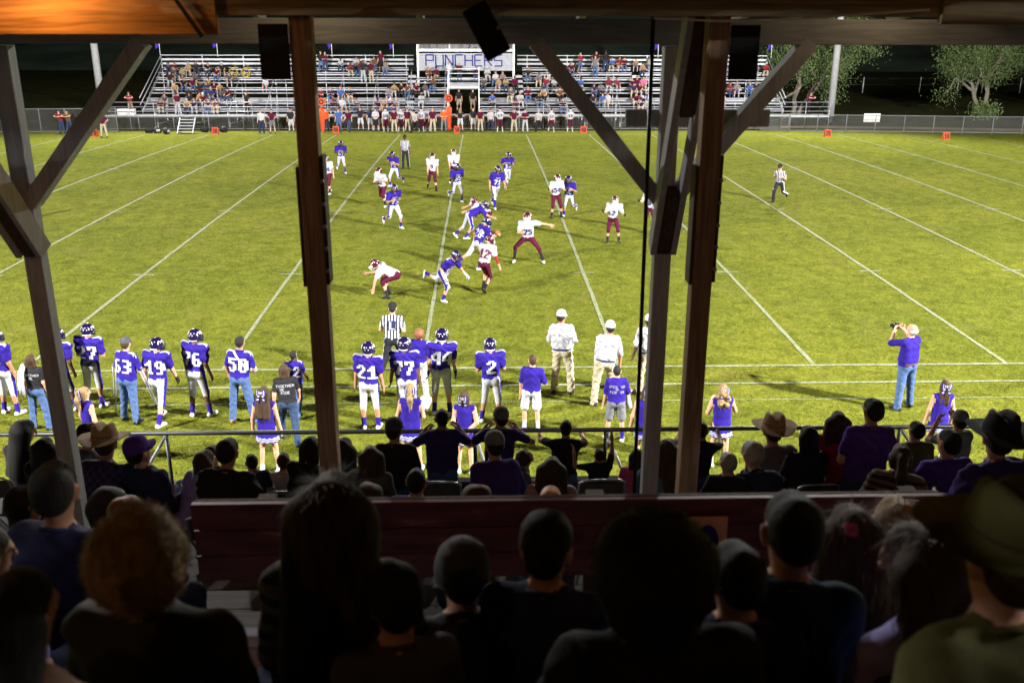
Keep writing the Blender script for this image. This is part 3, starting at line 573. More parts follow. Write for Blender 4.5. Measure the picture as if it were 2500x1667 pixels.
def hair_arrays(style, vs, seed=0, strands=0):
    """hair in the head frame (y forward)"""
    B = Body(); g = np.random.default_rng(seed)
    if style == 'bald':
        B.cone(V3(-.07, -.045, -.02), V3(.07, -.045, -.02), .045, .045, 0, .04); B.ball(V3(0, -.06, -.01), .06, 0, .04)
    else:
        B.cone(V3(0, -.03, .038), V3(0, .012, .05), .096, .083, 0, .03, (1, 0, 0), 1.12); B.ball(V3(0, -.052, -.012), .07, 0, .03)
    if style in ('long', 'pony', 'longw', 'curl'):
        B.cone(V3(-.045, -.035, .0), V3(-.05, -.04, -.05), .06, .05, 0, .04); B.cone(V3(.045, -.035, .0), V3(.05, -.04, -.05), .06, .05, 0, .04)
    if style == 'long':
        for x in (-.055, 0, .055): B.cone(V3(x, -.055, -.02), V3(x*1.25, -.085, -.34), .052, .03, 0, .04)
    if style == 'longw':
        for x in (-.08, -.03, .03, .08): B.cone(V3(x, -.04, 0), V3(x*1.5, -.075, -.46), .065, .04, 0, .05)
    if style == 'bob':
        for x in (-.06, 0, .06): B.cone(V3(x, -.04, 0), V3(x*1.1, -.05, -.14), .055, .042, 0, .04)
    if style == 'pony':
        B.ball(V3(0, -.12, .06), .035, 0, .02); B.cone(V3(0, -.13, .05), V3(0, -.165, -.1), .042, .05, 0, .03); B.cone(V3(0, -.165, -.1), V3(.01, -.135, -.3), .05, .022, 0, .03)
    if style == 'curl':
        for i in range(26): a = g.uniform(-.5, .5); B.ball(V3(g.normal(0, .055), -.07-g.uniform(0, .05), g.uniform(-.3, .05)), g.uniform(.03, .05), 0, .03)
    if style in ('afro', 'fluff'):
        k = 1.25 if style == 'afro' else 1.0
        for i in range(60):
            d = unit(g.normal(size=3)+V3(0, -.5, .1)); B.ball(V3(0, -.03, .0)+d*V3(.085, .085, .1)*k, g.uniform(.03, .055)*k, 0, .03)
        B.ball(V3(0, -.035, .01), .115*k, 0, .03)
    v, F, mi = B.surf(vs)
    sv, sf = [], []
    if strands:
        idx = g.integers(0, len(v), strands); c = V3(0, -.03, .02); eps = 1e-3
        for i in idx:
            p = v[i]; nrm = unit(p-c*V3(1, 1, 1) if p[2] > -.05 else V3(p[0], p[1]+.03, 0)); dn = V3(0, 0, -1) if style in ('long', 'longw', 'bob', 'pony', 'short') else g.normal(size=3)
            t = dn-nrm*(dn @ nrm)+g.normal(size=3)*(.18 if style != 'fluff' and style != 'afro' else .7); t = unit(t+nrm*(.02 if p[2] > .0 else .03)+nrm*(.75*g.random()**2 if style in ('afro', 'fluff') else .12*g.random()))
            L = g.uniform(.01, .03) if style in ('afro', 'fluff', 'short') else g.uniform(.04, .11); wv = unit(np.cross(t, nrm)+1e-6)*.0016; b = len(sv); q = p-nrm*.004
            bend = nrm*(-.25*L)+g.normal(size=3)*.006
            sv += [q-wv, q+wv, q+t*L*.5+wv*.8, q+t*L*.5-wv*.8, q+t*L+bend*.6-wv*.2, q+t*L+bend*.6+wv*.2]
            sf += [(b, b+1, b+2, b+3), (b+3, b+2, b+5, b+4)]
    return v, F, sv, sf
HCACHE = {}
def hair_mesh(style, vs=.014, seed=0, strands=0):
    k = (style, vs, seed, strands)
    if k not in HCACHE:
        v, F, sv, sf = hair_arrays(style, vs, seed, strands)
        if sv: F = np.concatenate([F, np.array(sf)+len(v)]); v = np.concatenate([v, np.array(sv)])
        HCACHE[k] = arr_mesh('hair_'+style, v, F, [HAIR['black']])
    return HCACHE[k]
def bow_mesh():
    m = MB()
    for sg in (1, -1):
        for i in range(5):
            x0, x1 = sg*(.01+.018*i), sg*(.01+.018*(i+1)); z0, z1 = .016+.011*i, .016+.011*(i+1)
            yb = lambda x: -.02-.02*math.sin(abs(x)*28)
            m.add([(x0, yb(x0), z0), (x1, yb(x1), z1), (x1, yb(x1), -z1), (x0, yb(x0), -z0)], [(0, 1, 2, 3)], i % 2); m.add([(x0, yb(x0)+.012, z0), (x1, yb(x1)+.012, z1), (x1, yb(x1)+.012, -z1), (x0, yb(x0)+.012, -z0)], [(0, 1, 2, 3)], i % 2)
        for i in range(5):
            a, b = -.015-.035*i, -.015-.035*(i+1); m.add([(sg*(.012+.008*i), -.03, a), (sg*(.05+.01*i), -.035, a), (sg*(.06+.01*i), -.035, b), (sg*(.02+.008*i), -.03, b)], [(0, 1, 2, 3)], i % 2)
    m.box((0, -.03, 0), (.03, .03, .04), m=1)
    return m.mesh('hair_bow', [C_['blue'], C_['white']])
BOW = bow_mesh()
def skirt_mesh(s):
    m = MB(); prof = [(.135, .1), (.15, .02), (.185, -.1), (.205, -.19), (.21, -.205), (.213, -.22), (.216, -.235), (.219, -.25), (.222, -.265), (.225, -.285), (.2, -.26)]
    m.lathe([(r*s, z*s) for r, z in prof], 40, m=[0, 0, 0, 1, 0, 1, 0, 1, 0, 0], fn=lambda p, t: p*V3(1, .82, 1)*(1+.05*math.sin(t*13)*(1 if p[2] < -.05*s else 0)))
    return m.mesh('skirt', [C_['blue'], NUM_W], True)
def football_mesh():
    m = MB(); pr = [(.002, -.14)]+[(.085*math.cos(t)**.8, .14*math.sin(t)*.97) for t in np.linspace(-1.35, 1.35, 11)]+[(.002, .14)]
    m.lathe(pr, 14)
    for i in range(6): m.box((.087, 0, -.045+.018*i), (.008, .035, .006), m=1)
    m.box((.087, 0, 0), (.006, .006, .13), m=1); return m.mesh('football', [mat('football_leather', (.28, .09, .03), .55, .15, 30, .5, 220), WHITE_P], True)
FOOTBALL = football_mesh()

NPEOPLE = [0]
def head_child(o, K, name, me, mats=None, off=(0, 0, 0), scale=1.):
    c = mobj(name, me, o, mats=mats); Rh = K['Rh']; p = K['HC']+Rh @ (V3(*off)*K['s'])
    M = Matrix([[*(Rh[i]*K['s']*scale), p[i]] for i in range(3)]+[[0, 0, 0, 1]]); c.matrix_local = M; return c
def person(loc, rz, pose, label, H=1.78, fit=None, shirt='blue', pants='jeans', skin=0, shoe=None, sock='white', hair=('short', 'brown'), head=None, headmat=None,
           vs=.018, fine=True, hands=True, seat=None, group=None, undersl=None, strands=0, hvs=.014, hseed=0, hscale=1., stripe='blue', name='person'):
    fit = fit or {}
    v, F, mi, B, K = make_body(pose, H, fit, vs, fine, hands)
    # rest on the ground (feet) or on a seat (pelvis)
    dz = -v[:, 2].min()-.006 if seat is None else (seat+.115*K['s'])
    get = lambda x: C_[x] if isinstance(x, str) else x
    mats = [SKIN[skin], get(shirt), get(pants), get(sock), shoe or SHOE_B, get(stripe), get(undersl or 'black'), EYE]
    me = arr_mesh('person', v, F, mats, mi)
    o = mobj(name, me); o.location = (loc[0], loc[1], loc[2]+dz); o.rotation_euler.z = R_(rz)
    tag(o, label, 'person', group)
    if head == 'helmet':
        a = headmat == 'away'
        head_child(o, K, 'helmet', HS, [HELM_A if a else HELM_H], scale=1.06)
        head_child(o, K, 'facemask', HCAGE, [WHITE_P if a else BLACK_P], scale=1.06)
        head_child(o, K, 'helmet_decals', HDEC, [WHITE_P], scale=1.06)['kind'] = 'stuff'
    else:
        if hair: head_child(o, K, 'hair', hair_mesh(hair[0], hvs, hseed, strands), [HAIR[hair[1]]], scale=hscale)
        if head == 'cap': head_child(o, K, 'cap', CAP, [get(headmat or 'grey')], (0, -.012, .022), .98)
        if head == 'capback':
            c = head_child(o, K, 'cap', CAP, [get(headmat or 'grey')], (0, -.012, .022), .98); c.matrix_local = c.matrix_local @ Matrix.Rotation(math.pi, 4, 'Z')
        if head == 'hat': head_child(o, K, 'cowboy_hat', HAT, [get(headmat), C_['black']] if headmat else None, (0, -.02, .035), 1.04)
        if head == 'beanie': head_child(o, K, 'knit_cap', BEANIE, [get(headmat or 'grey')], (0, -.01, .01), 1.06)
        if head == 'bow': head_child(o, K, 'hair_bow', BOW, None, (0, -.115, .045) if hair and hair[0] == 'pony' else (0, -.105, .03), .95)
    if fine and head != 'helmet':   # collar
        N, u, r, f, s = K['N'], K['u'], K['r'], K['f'], K['s']; c = N+u*.0*s
        MB().tube([c+(r*math.cos(t)*.066+f*math.sin(t)*.066-u*.022*math.sin(t))*s for t in np.linspace(0, 2*math.pi, 17)], .013*s, 6).build('collar', get(shirt), o, True)
    NPEOPLE[0] += 1
    return o, B, K
# ------------------------------------------------------------------ floodlights (real poles with lamp racks; two stand in view)
FLOOD_GLASS = bpy.data.materials.new('flood_glass'); FLOOD_GLASS.use_nodes = True
_p = FLOOD_GLASS.node_tree.nodes['Principled BSDF']; _p.inputs['Emission Color'].default_value = (1, .97, .9, 1); _p.inputs['Emission Strength'].default_value = 60
CONC = mat('pole_concrete', (.42, .42, .44), .6, .12, 4, .2, 30)
def flood_pole(x, y, top, power, target, label, rad=.26):
    o = empty('floodlight_pole', (x, y, 0))
    MB().tube([(0, 0, -.3), (0, 0, top*.5), (0, 0, top+.6)], [rad*1.15, rad*.9, rad*.6], 18).build('mast', CONC, o, True)
    MB().tube([(0, 0, -.3), (0, 0, .55)], rad*1.3, 18).build('base_sleeve', BLACK_P, o, True)
    d = np.array(target, float)-V3(x, y, top); az = math.atan2(-d[0], d[1])
    Rz = rotm('Z', math.degrees(az)); el = math.degrees(math.atan2(-d[2], math.hypot(d[0], d[1])))
    Rl = Rz @ rotm('X', -el)
    for k in (0, 1):
        c = V3(0, 0, top-.9*k); MB().beam(c+Rz @ V3(-2.2, .2, 0), c+Rz @ V3(2.2, .2, 0), .12, .12).build('crossarm', STEEL, o)
        for i in range(4):
            p = c+Rz @ V3(-1.8+1.2*i, .35, .0)
            lamp = MB(); lamp.lathe([(.02, -.3), (.12, -.28), (.26, -.05), (.3, .06)], 14, fn=lambda q, t: p+Rl @ V3(q[0], q[2], q[1]))
            l = lamp.build('flood_lamp', STEEL, o, True)
            MB().lathe([(.001, .03), (.28, .03)], 14, fn=lambda q, t: p+Rl @ V3(q[0], q[2], q[1])).build('lamp_lens', FLOOD_GLASS, l)
    L = bpy.data.lights.new('flood_beam', 'SPOT'); L.energy = power; L.spot_size = R_(120); L.spot_blend = .55; L.shadow_soft_size = .55; L.color = (1, .985, .93)
    lo = bpy.data.objects.new('flood_beam', L); link(lo, o); lo.location = Rz @ V3(0, .95, -.2)+V3(0, 0, top)
    lo.rotation_euler = Vector(d).to_track_quat('-Z', 'Y').to_euler()
    tag(o, label, 'light pole', 'floodlight poles round the field')
FP = 1.3
gl = atY(240, 285, 77.5); gr = atY(1905, 283, 77.8)
flood_pole(gl[0], 77.5, 23, 62000*FP, (-4, 38, 0), 'tall grey floodlight pole standing left of the far bleachers')
flood_pole(gr[0], 77.8, 23, 62000*FP, (6, 38, 0), 'tall grey floodlight pole rising beside the tree right of the far bleachers')
flood_pole(-34, 0, 21, 165000*FP, (-2, 42, 0), 'floodlight pole standing beside the left end of the wooden grandstand')
flood_pole(38, 0, 21, 262000*FP, (4, 42, 0), 'floodlight pole standing beside the right end of the wooden grandstand')

# ------------------------------------------------------------------ ground
def grass_mat():
    m, N, L, P = nodes('field_grass'); P.inputs['Roughness'].default_value = .9; P.inputs['Specular IOR Level'].default_value = .02
    tc = N.new('ShaderNodeTexCoord')
    def noise(sc, det, dist=0, rough=.55):
        n = N.new('ShaderNodeTexNoise'); n.inputs['Scale'].default_value = sc; n.inputs['Detail'].default_value = det; n.inputs['Distortion'].default_value = dist; n.inputs['Roughness'].default_value = rough
        L.new(tc.outputs['Object'], n.inputs[0]); return n
    a = noise(.16, 4, .6); b = noise(2.2, 4, .8); c = noise(11, 6, .5, .82)
    def ramp(n, p0, c0, p1, c1):
        r = N.new('ShaderNodeValToRGB'); r.color_ramp.elements[0].position = p0; r.color_ramp.elements[0].color = (*c0, 1); r.color_ramp.elements[1].position = p1; r.color_ramp.elements[1].color = (*c1, 1)
        L.new(n.outputs[0], r.inputs[0]); return r
    r1 = ramp(a, .36, (.136, .154, .02), .66, (.18, .188, .024))
    r2 = ramp(b, .3, (.5, .56, .45), .72, (1.3, 1.25, 1.2)); r3 = ramp(c, .3, (.16, .2, .14), .72, (1.75, 1.7, 1.8))
    m1 = N.new('ShaderNodeMix'); m1.data_type = 'RGBA'; m1.blend_type = 'MULTIPLY'; m1.inputs[0].default_value = .75; L.new(r1.outputs[0], m1.inputs[6]); L.new(r2.outputs[0], m1.inputs[7])
    m2 = N.new('ShaderNodeMix'); m2.data_type = 'RGBA'; m2.blend_type = 'MULTIPLY'; m2.inputs[0].default_value = .9; L.new(m1.outputs[2], m2.inputs[6]); L.new(r3.outputs[0], m2.inputs[7])
    sp = N.new('ShaderNodeSeparateXYZ'); L.new(tc.outputs['Object'], sp.inputs[0])
    # the mown field stops at the far fence; beyond it rough dry grass and a bare dirt track
    wob = N.new('ShaderNodeMath'); wob.operation = 'MULTIPLY_ADD'; wob.inputs[1].default_value = 1.6; L.new(b.outputs[0], wob.inputs[0]); L.new(sp.outputs[1], wob.inputs[2])
    far = N.new('ShaderNodeMapRange'); far.inputs['From Min'].default_value = 72.3; far.inputs['From Max'].default_value = 73.0; L.new(wob.outputs[0], far.inputs['Value'])
    r4 = ramp(b, .3, (.03, .034, .012), .7, (.055, .055, .022))
    m3 = N.new('ShaderNodeMix'); m3.data_type = 'RGBA'; L.new(far.outputs[0], m3.inputs[0]); L.new(m2.outputs[2], m3.inputs[6]); L.new(r4.outputs[0], m3.inputs[7])
    wn_ = noise(.55, 5, .5, .65); wr_ = ramp(wn_, .56, (0, 0, 0), .74, (.42, .42, .42))
    m4 = N.new('ShaderNodeMix'); m4.data_type = 'RGBA'; L.new(wr_.outputs[0], m4.inputs[0]); L.new(m3.outputs[2], m4.inputs[6]); m4.inputs[7].default_value = (.17, .145, .05, 1)
    L.new(m4.outputs[2], P.inputs['Base Color'])
    bp = N.new('ShaderNodeBump'); bp.inputs['Strength'].default_value = 1.0; bp.inputs['Distance'].default_value = .05
    L.new(c.outputs[0], bp.inputs['Height']); L.new(bp.outputs[0], P.inputs['Normal'])
    return m
GRASS = grass_mat()
ys = sorted(set([-120, -40, -10, 5, 12, 18]+list(np.linspace(SD, SD+48.76, 33))+[72, 76, 84, 100, 140, 220, 400, 900])); xs = [-700, -300, -150, -90, -60, -30, 0, 30, 60, 90, 150, 300, 700]
gv = [(x, y, gz(y)+(0 if y < 100 else (y-100)*.012)) for y in ys for x in xs]; nx = len(xs)
gf = [(j*nx+i, j*nx+i+1, (j+1)*nx+i+1, (j+1)*nx+i) for j in range(len(ys)-1) for i in range(nx-1)]
g_ = MB(); g_.add(gv, gf); field = tag(g_.build('ground', GRASS, smooth=True), kind='structure')

# painted lines (children of the ground)
def paint_mat():
    m, N, L, P = nodes('field_paint'); P.inputs['Roughness'].default_value = .8
    tc = N.new('ShaderNodeTexCoord'); n = N.new('ShaderNodeTexNoise'); n.inputs['Scale'].default_value = 16; n.inputs['Detail'].default_value = 6; n.inputs['Roughness'].default_value = .75; L.new(tc.outputs['Object'], n.inputs[0])
    r = N.new('ShaderNodeValToRGB'); e = r.color_ramp.elements; e[0].position = .43; e[0].color = (.13, .155, .03, 1); e[1].position = .6; e[1].color = (.28, .29, .235, 1)
    L.new(n.outputs[0], r.inputs[0]); L.new(r.outputs[0], P.inputs['Base Color']); return m
PAINT = paint_mat()
def jag(a, s): return a+random.uniform(-s, s)
def yard_line(x):
    m = MB(); v = []; f = []; n = 90
    for i in range(n+1):
        y = SD+48.77*i/n; z = gz(y)+.012; w = .052; v += [(x-jag(w, .012), y, z), (x+jag(w, .012), y, z)]
    f = [(2*i, 2*i+1, 2*i+3, 2*i+2) for i in range(n)]; m.add(v, f); m.build('yard_line', PAINT, field)
def cross_line(name, y, x0, x1, w, n, lift=.016):
    m = MB(); v = []
    for i in range(n+1):
        x = x0+(x1-x0)*i/n; v += [(x, y-jag(w, .012), gz(y)+lift), (x, y+jag(w, .012), gz(y)+lift)]
    m.add(v, [(2*i, 2*i+2, 2*i+3, 2*i+1) for i in range(n)]); m.build(name, PAINT, field)
for i in range(-8, 9): yard_line(i*4.572)
for i in range(-8, 9):
    for yy in (8.23, 18.29, 30.48, 40.54): cross_line('hash_mark', SD+yy, i*4.572-.33, i*4.572+.33, .06, 3)
for y, w in ((SD, .05), (SD-1.12, .045), (SD+48.77, .05)): cross_line('sideline', y, -45, 45, w, 260)
cross_line('sideline', SD-2.05, -45, 45, .02, 260, .006)

# standing blades of grass on the near strip (uncountable: one object)
gr = np.random.default_rng(9); nb = 190000
gy = 11.2+(31-11.2)*gr.random(nb)**1.25; gx = CX+(gr.random(nb)*2-1)*(gy*.62+1.5)
gzv = CROWN*np.clip(1-((gy-SD-24.38)/24.38)**2, 0, 1)
keep = np.ones(nb, bool)
for ln, w in ((SD, .05), (SD-1.12, .045)): keep &= (np.abs(gy-ln) > w) | (gr.random(nb) < .25)
keep &= ((np.abs((gx+2.286) % 4.572-2.286) > .045) | (gy < SD) | (gr.random(nb) < .25))
gx, gy, gzv = gx[keep], gy[keep], gzv[keep]; nb = len(gx); an = gr.random(nb)*6.283; hh = gr.uniform(.025, .065, nb); lx, ly = gr.normal(size=(2, nb))*.022; wd = .006
bv = np.zeros((nb, 3, 3)); bv[:, 0] = np.stack([gx-wd*np.cos(an), gy-wd*np.sin(an), gzv-.004], 1); bv[:, 1] = np.stack([gx+wd*np.cos(an), gy+wd*np.sin(an), gzv-.004], 1); bv[:, 2] = np.stack([gx+lx, gy+ly, gzv+hh], 1)
tag(mobj('grass_blades', arr_mesh('grass_blades', bv.reshape(-1, 3), np.arange(nb*3).reshape(-1, 3), [mat('grass_blade', (.145, .168, .024), .8, .55, 3., spec=.02)], smooth=False)), 'short mown grass standing along the near sideline', 'grass', kind='stuff')
# low dark hillside beyond the pasture
hx = np.linspace(-420, 420, 60); hv = [(x, y, z*(1+.25*math.sin(x*.021)+.12*math.sin(x*.057+1))) for y, z in ((150, -.5), (190, 9), (240, 20), (330, 34), (420, 36)) for x in hx]
tag(MB().add(hv, [(j*60+i, j*60+i+1, (j+1)*60+i+1, (j+1)*60+i) for j in range(4) for i in range(59)]).build('hillside', mat('hillside_scrub', (.05, .075, .05), .95, .6, .12, .5, .8), smooth=True), kind='structure')
# dirt track and berm behind the far fence
DIRT = mat('dirt', (.2, .15, .1), .95, .3, .6, .4, 6)
m = MB(); pts = [(22, 73.6), (28, 74.2), (34, 73.4), (42, 72.0), (60, 70.0), (90, 67)]
m.add([p for x, y in pts for p in ((x, y-.7, gz(y)+.03), (x, y+1.1, gz(y)+.03))], [(2*i, 2*i+2, 2*i+3, 2*i+1) for i in range(len(pts)-1)])
tag(m.build('dirt_track', DIRT), kind='structure')

# ------------------------------------------------------------------ far bleachers
BY, BZ, RUN, RISE, NR = 74.4, 1.4, .66, .355, 9
XL, XR = -24.6, 24.9
bl = empty('far_bleachers', (0, BY, 0)); tag(bl, 'long white aluminium bleachers with bench rows on the far side of the field', 'bleachers')
def seat_y(i): return BY+RUN*i
def seat_z(i): return BZ+RISE*i
def part(mb, name, m, parent=bl, smooth=False):
    o = mb.build(name, m, None, smooth); o.parent = parent; o.matrix_parent_inverse = Matrix.Translation(-parent.location) if parent.type == 'EMPTY' and parent.rotation_euler.z == 0 else Matrix()
    return o
secs = [(XL, -13.2), (-12.4, -4.6), (-3.9, 4.0), (4.7, 13.6), (14.3, XR)]
PORT = (-1.25, 1.15)  # entry gap
for i in range(NR):
    for a, b in secs:
        segs = [(a, b)]
        if a < 0 < b and i <= 4: segs = [(a, PORT[0]), (PORT[1], b)]
        if a < 0 < b and i >= 7: continue
        for x0, x1 in segs:
            part(MB().box(((x0+x1)/2, seat_y(i), seat_z(i)), (x1-x0, .25, .05)), 'seat_plank', ALU)
            part(MB().box(((x0+x1)/2, seat_y(i)-.36, seat_z(i)-.40), (x1-x0, .36, .04)), 'footboard', ALU)
            if i % 2 == 0 or i > 6: part(MB().box(((x0+x1)/2, seat_y(i)+.13, seat_z(i)-.16), (x1-x0, .02, .1)), 'riser_board', ALU)
    # aisle steps between the sections
    for (a, b), (c, d) in zip(secs[:-1], secs[1:]):
        if i < 8: part(MB().box(((b+c)/2, seat_y(i)-.1, seat_z(i)-.36), (c-b-.06, .3, .05)), 'aisle_step', ALU); part(MB().box(((b+c)/2, seat_y(i)+.05, seat_z(i)-.27), (c-b-.06, .02, .17)), 'aisle_riser', ALU)
yt, zt = seat_y(NR-1), seat_z(NR-1)
for z in (.3, .62, .95):
    for x0, x1 in ((XL, -4.2), (4.3, XR)): part(MB().box(((x0+x1)/2, yt+.42, zt+z), (x1-x0, .05, .16 if z < .9 else .06)), 'back_rail', ALU)
x = XL
while x <= XR:
    if not -4.3 < x < 4.4: part(MB().box((x, yt+.47, zt/2+.5), (.07, .05, zt+1.0)), 'back_post', STEEL)
    x += 3.3
# walkway deck with railing
DX0, DX1 = -26.9, 28.0
part(MB().box(((DX0+DX1)/2, BY-.85, 1.0), (DX1-DX0, 1.3, .1)), 'walkway_deck', ALU)
part(MB().box(((DX0+DX1)/2, BY-1.53, 1.0), (DX1-DX0, .05, .18)), 'deck_edge_board', ALU)
for z in (1.35, 1.68, 2.02):
    for x0, x1 in ((DX0, -1.3), (1.2, DX1)): part(MB().tube([(x0, BY-1.45, z), (x1, BY-1.45, z)], .026, 6), 'front_rail', ALU, smooth=True)
x = DX0
while x <= DX1+.1:
    if not -1.3 < x < 1.2: part(MB().tube([(x, BY-1.46, .02), (x, BY-1.46, 2.03)], .028, 6), 'rail_post', STEEL, smooth=True)
    x += 1.83
for x in (DX0, DX1):
    for z in (1.35, 2.02): part(MB().tube([(x, BY-1.45, z), (x, BY-.3, z)], .026, 6), 'end_rail', ALU)
# sloping end rails
for sgx, xe in ((-1, XL), (1, XR)):
    for dz in (.45, .95): part(MB().tube([(xe, seat_y(0)-.3, seat_z(0)+dz-.1), (xe, yt+.45, zt+dz)], .035, 6), 'stair_end_rail', ALU)
    part(MB().beam((xe, seat_y(0), seat_z(0)-.25), (xe, yt+.3, zt-.1), .06, .2), 'stringer', STEEL)
# understructure
for k, x in enumerate(np.arange(XL+1, XR, 2.75)):
    part(MB().beam((x, BY-.3, .95), (x, yt+.3, zt-.15), .06, .12), 'raker_beam', STEEL)
    for yy in (BY+.2, BY+2.6, BY+5.0): part(MB().box((x, yy, (seat_z(0)+RISE*(yy-BY)/RUN)/2-.1), (.07, .07, seat_z(0)+RISE*(yy-BY)/RUN-.25)), 'support_leg', STEEL)
    part(MB().tube([(x, BY, .3), (x+2.6, BY+.02, .9)], .025, 5), 'cross_brace', STEEL)
# entry portal
for x in PORT:
    part(MB().box((x, BY+.1, 1.9), (.08, .08, 2.2)), 'portal_post', WHITE_P); part(MB().box((x, BY+3.1, 2.6), (.08, .08, 3.6)), 'portal_post', WHITE_P)
    part(MB().box((x, BY+1.6, 1.9), (.04, 3.0, 1.5)), 'portal_side_panel', ALU)
    for z in (3.55, 3.95): part(MB().tube([(x, BY+.1, z-.65), (x, BY+3.1, z+.4)], .03, 6), 'portal_rail', WHITE_P)
for z in (3.5, 3.9, 4.25): part(MB().tube([(PORT[0], BY+3.1, z), (PORT[1], BY+3.1, z)], .03, 6), 'portal_rail', WHITE_P)
part(MB().box((-.05, BY+.1, 3.0), (2.4, .08, .1)), 'portal_lintel', WHITE_P)
part(MB().box((-.05, BY+3.1, 2.9), (2.4, .05, .45)), 'portal_back_panel', ALU)
# press box with the name board
pb = empty('press_box', (0, yt-1.2, 0)); tag(pb, 'white press box with open windows and a blue PUNCHERS name board', 'press box')
PY = yt-1.0; px0, px1 = -3.75, 3.95; pz0 = 4.05
for x in (px0, px1): part(MB().box((x, PY, 3.3+1.6), (.16, .16, 4.0)), 'corner_post', WHITE_P, pb)
part(MB().box((.1, PY, 5.62), (7.9, .18, .16)), 'window_sill', WHITE_P, pb)
for k in range(7): part(MB().box((.1, PY, 4.19+k*.187), (7.54, .05, .175)), 'cladding_board', mat('sign_board_grey', (.4, .4, .45), .6, .15, 3), pb)
part(MB().box((.1, PY+1.0, 7.02), (8.3, 2.9, .18)), 'roof', WHITE_P, pb)
part(MB().box((.1, PY, 6.83), (7.9, .18, .2)), 'window_head', WHITE_P, pb)
for x in (-1.2, 1.4): part(MB().box((x, PY, 6.2), (.09, .1, 1.06)), 'mullion', WHITE_P, pb)
part(MB().box((.1, PY+2.2, 5.6), (7.9, .06, 3.0)), 'back_wall', mat('press_wall', (.2, .19, .2), .7, .3, 2, stretch=(4, 1, .3)), pb)
part(MB().box((.1, PY+1.1, 4.1), (7.6, 2.1, .08)), 'floor_deck', STEEL, pb)
for x in (px0, px1): part(MB().box((x, PY+1.1, 5.5), (.05, 2.1, 2.8)), 'side_wall', WHITE_P, pb)
part(MB().box((.1, PY+.25, 5.75), (7.4, .5, .05)), 'counter', STEEL, pb)
lm = MB(); NBLUE = mat('lettering_blue', (.025, .035, .22), .6)
def stroke(mb, x0, z0, x1, z1, t=.11, y=PY-.032):
    a = V3(x0, y, z0); b = V3(x1, y, z1); mb.beam(a, b, t, .012, (0, -1, 0))
Ww, Hh, Z0 = .6, .86, 4.42
SEG = dict(P=[(0, 0, 0, 1), (0, 1, 1, 1), (1, 1, 1, .5), (1, .5, 0, .5)], U=[(0, 1, 0, 0), (0, 0, 1, 0), (1, 0, 1, 1)], N=[(0, 0, 0, 1), (0, 1, 1, 0), (1, 0, 1, 1)], C=[(1, 1, 0, 1), (0, 1, 0, 0), (0, 0, 1, 0)],
           H=[(0, 0, 0, 1), (1, 0, 1, 1), (0, .5, 1, .5)], E=[(1, 1, 0, 1), (0, 1, 0, 0), (0, 0, 1, 0), (0, .5, .8, .5)], R=[(0, 0, 0, 1), (0, 1, 1, 1), (1, 1, 1, .5), (1, .5, 0, .5), (.4, .5, 1, 0)], S=[(1, 1, 0, 1), (0, 1, 0, .5), (0, .5, 1, .5), (1, .5, 1, 0), (1, 0, 0, 0)])
for k, ch in enumerate('PUNCHERS'):
    lt = MB(); xo = -3.1+k*.785
    for a, b, c, d in SEG[ch]: stroke(lt, xo+a*Ww, Z0+b*Hh, xo+c*Ww, Z0+d*Hh)
    part(lt, 'letter', NBLUE, pb)
# flags along the top rail
FLAG = mat('flag_purple', (.05, .02, .45), .8, .25, 8); FLAGW = NUM_W
for k, (px, py) in enumerate([(362, 118), (494, 118), (624, 118), (757, 118), (898, 112), (1507, 118), (1767, 122)]):
    p = atY(px+5, py, yt+.5); o = empty('flag', (p[0], yt+.52, zt+.8))
    MB().tube([(0, 0, 0), (0, 0, 2.3)], .03, 6).build('flagpole', WHITE_P, o, True)
    v = []; n = 9
    for i in range(n+1):
        for j in range(4): v.append((-.03-(.06+.11*j)*(1-.35*i/n)-.04*math.sin(i*1.3+j+k), .05*math.sin(j*2.1+i*.7+k), 2.25-.16*i-.07*j))
    MB().add(v, [(i*4+j, i*4+j+1, (i+1)*4+j+1, (i+1)*4+j) for i in range(n) for j in range(3)]).build('cloth', FLAG, o, True)
    fm = MB()
    for i in (2, 4, 5): fm.add([tuple(np.array(v[i*4+j])-V3(0, .012, 0)) for j in (1, 2)]+[tuple(np.array(v[(i+1)*4+j])-V3(0, .012, 0)) for j in (2, 1)], [(0, 1, 2, 3)])
    fm.build('flag_emblem', FLAGW, o)
    tag(o, ['purple flag hanging at the left top corner of the far bleachers', 'second limp purple flag from the left corner of the far bleachers', 'purple flag on the bleacher top behind the dark board of the post', 'purple flag behind the standing women on the top row', 'purple flag left of the press box', 'purple flag right of the press box behind the grey pipe', 'purple flag at the right top corner of the far bleachers by the tree'][k], 'flag', 'flags along the bleacher top')
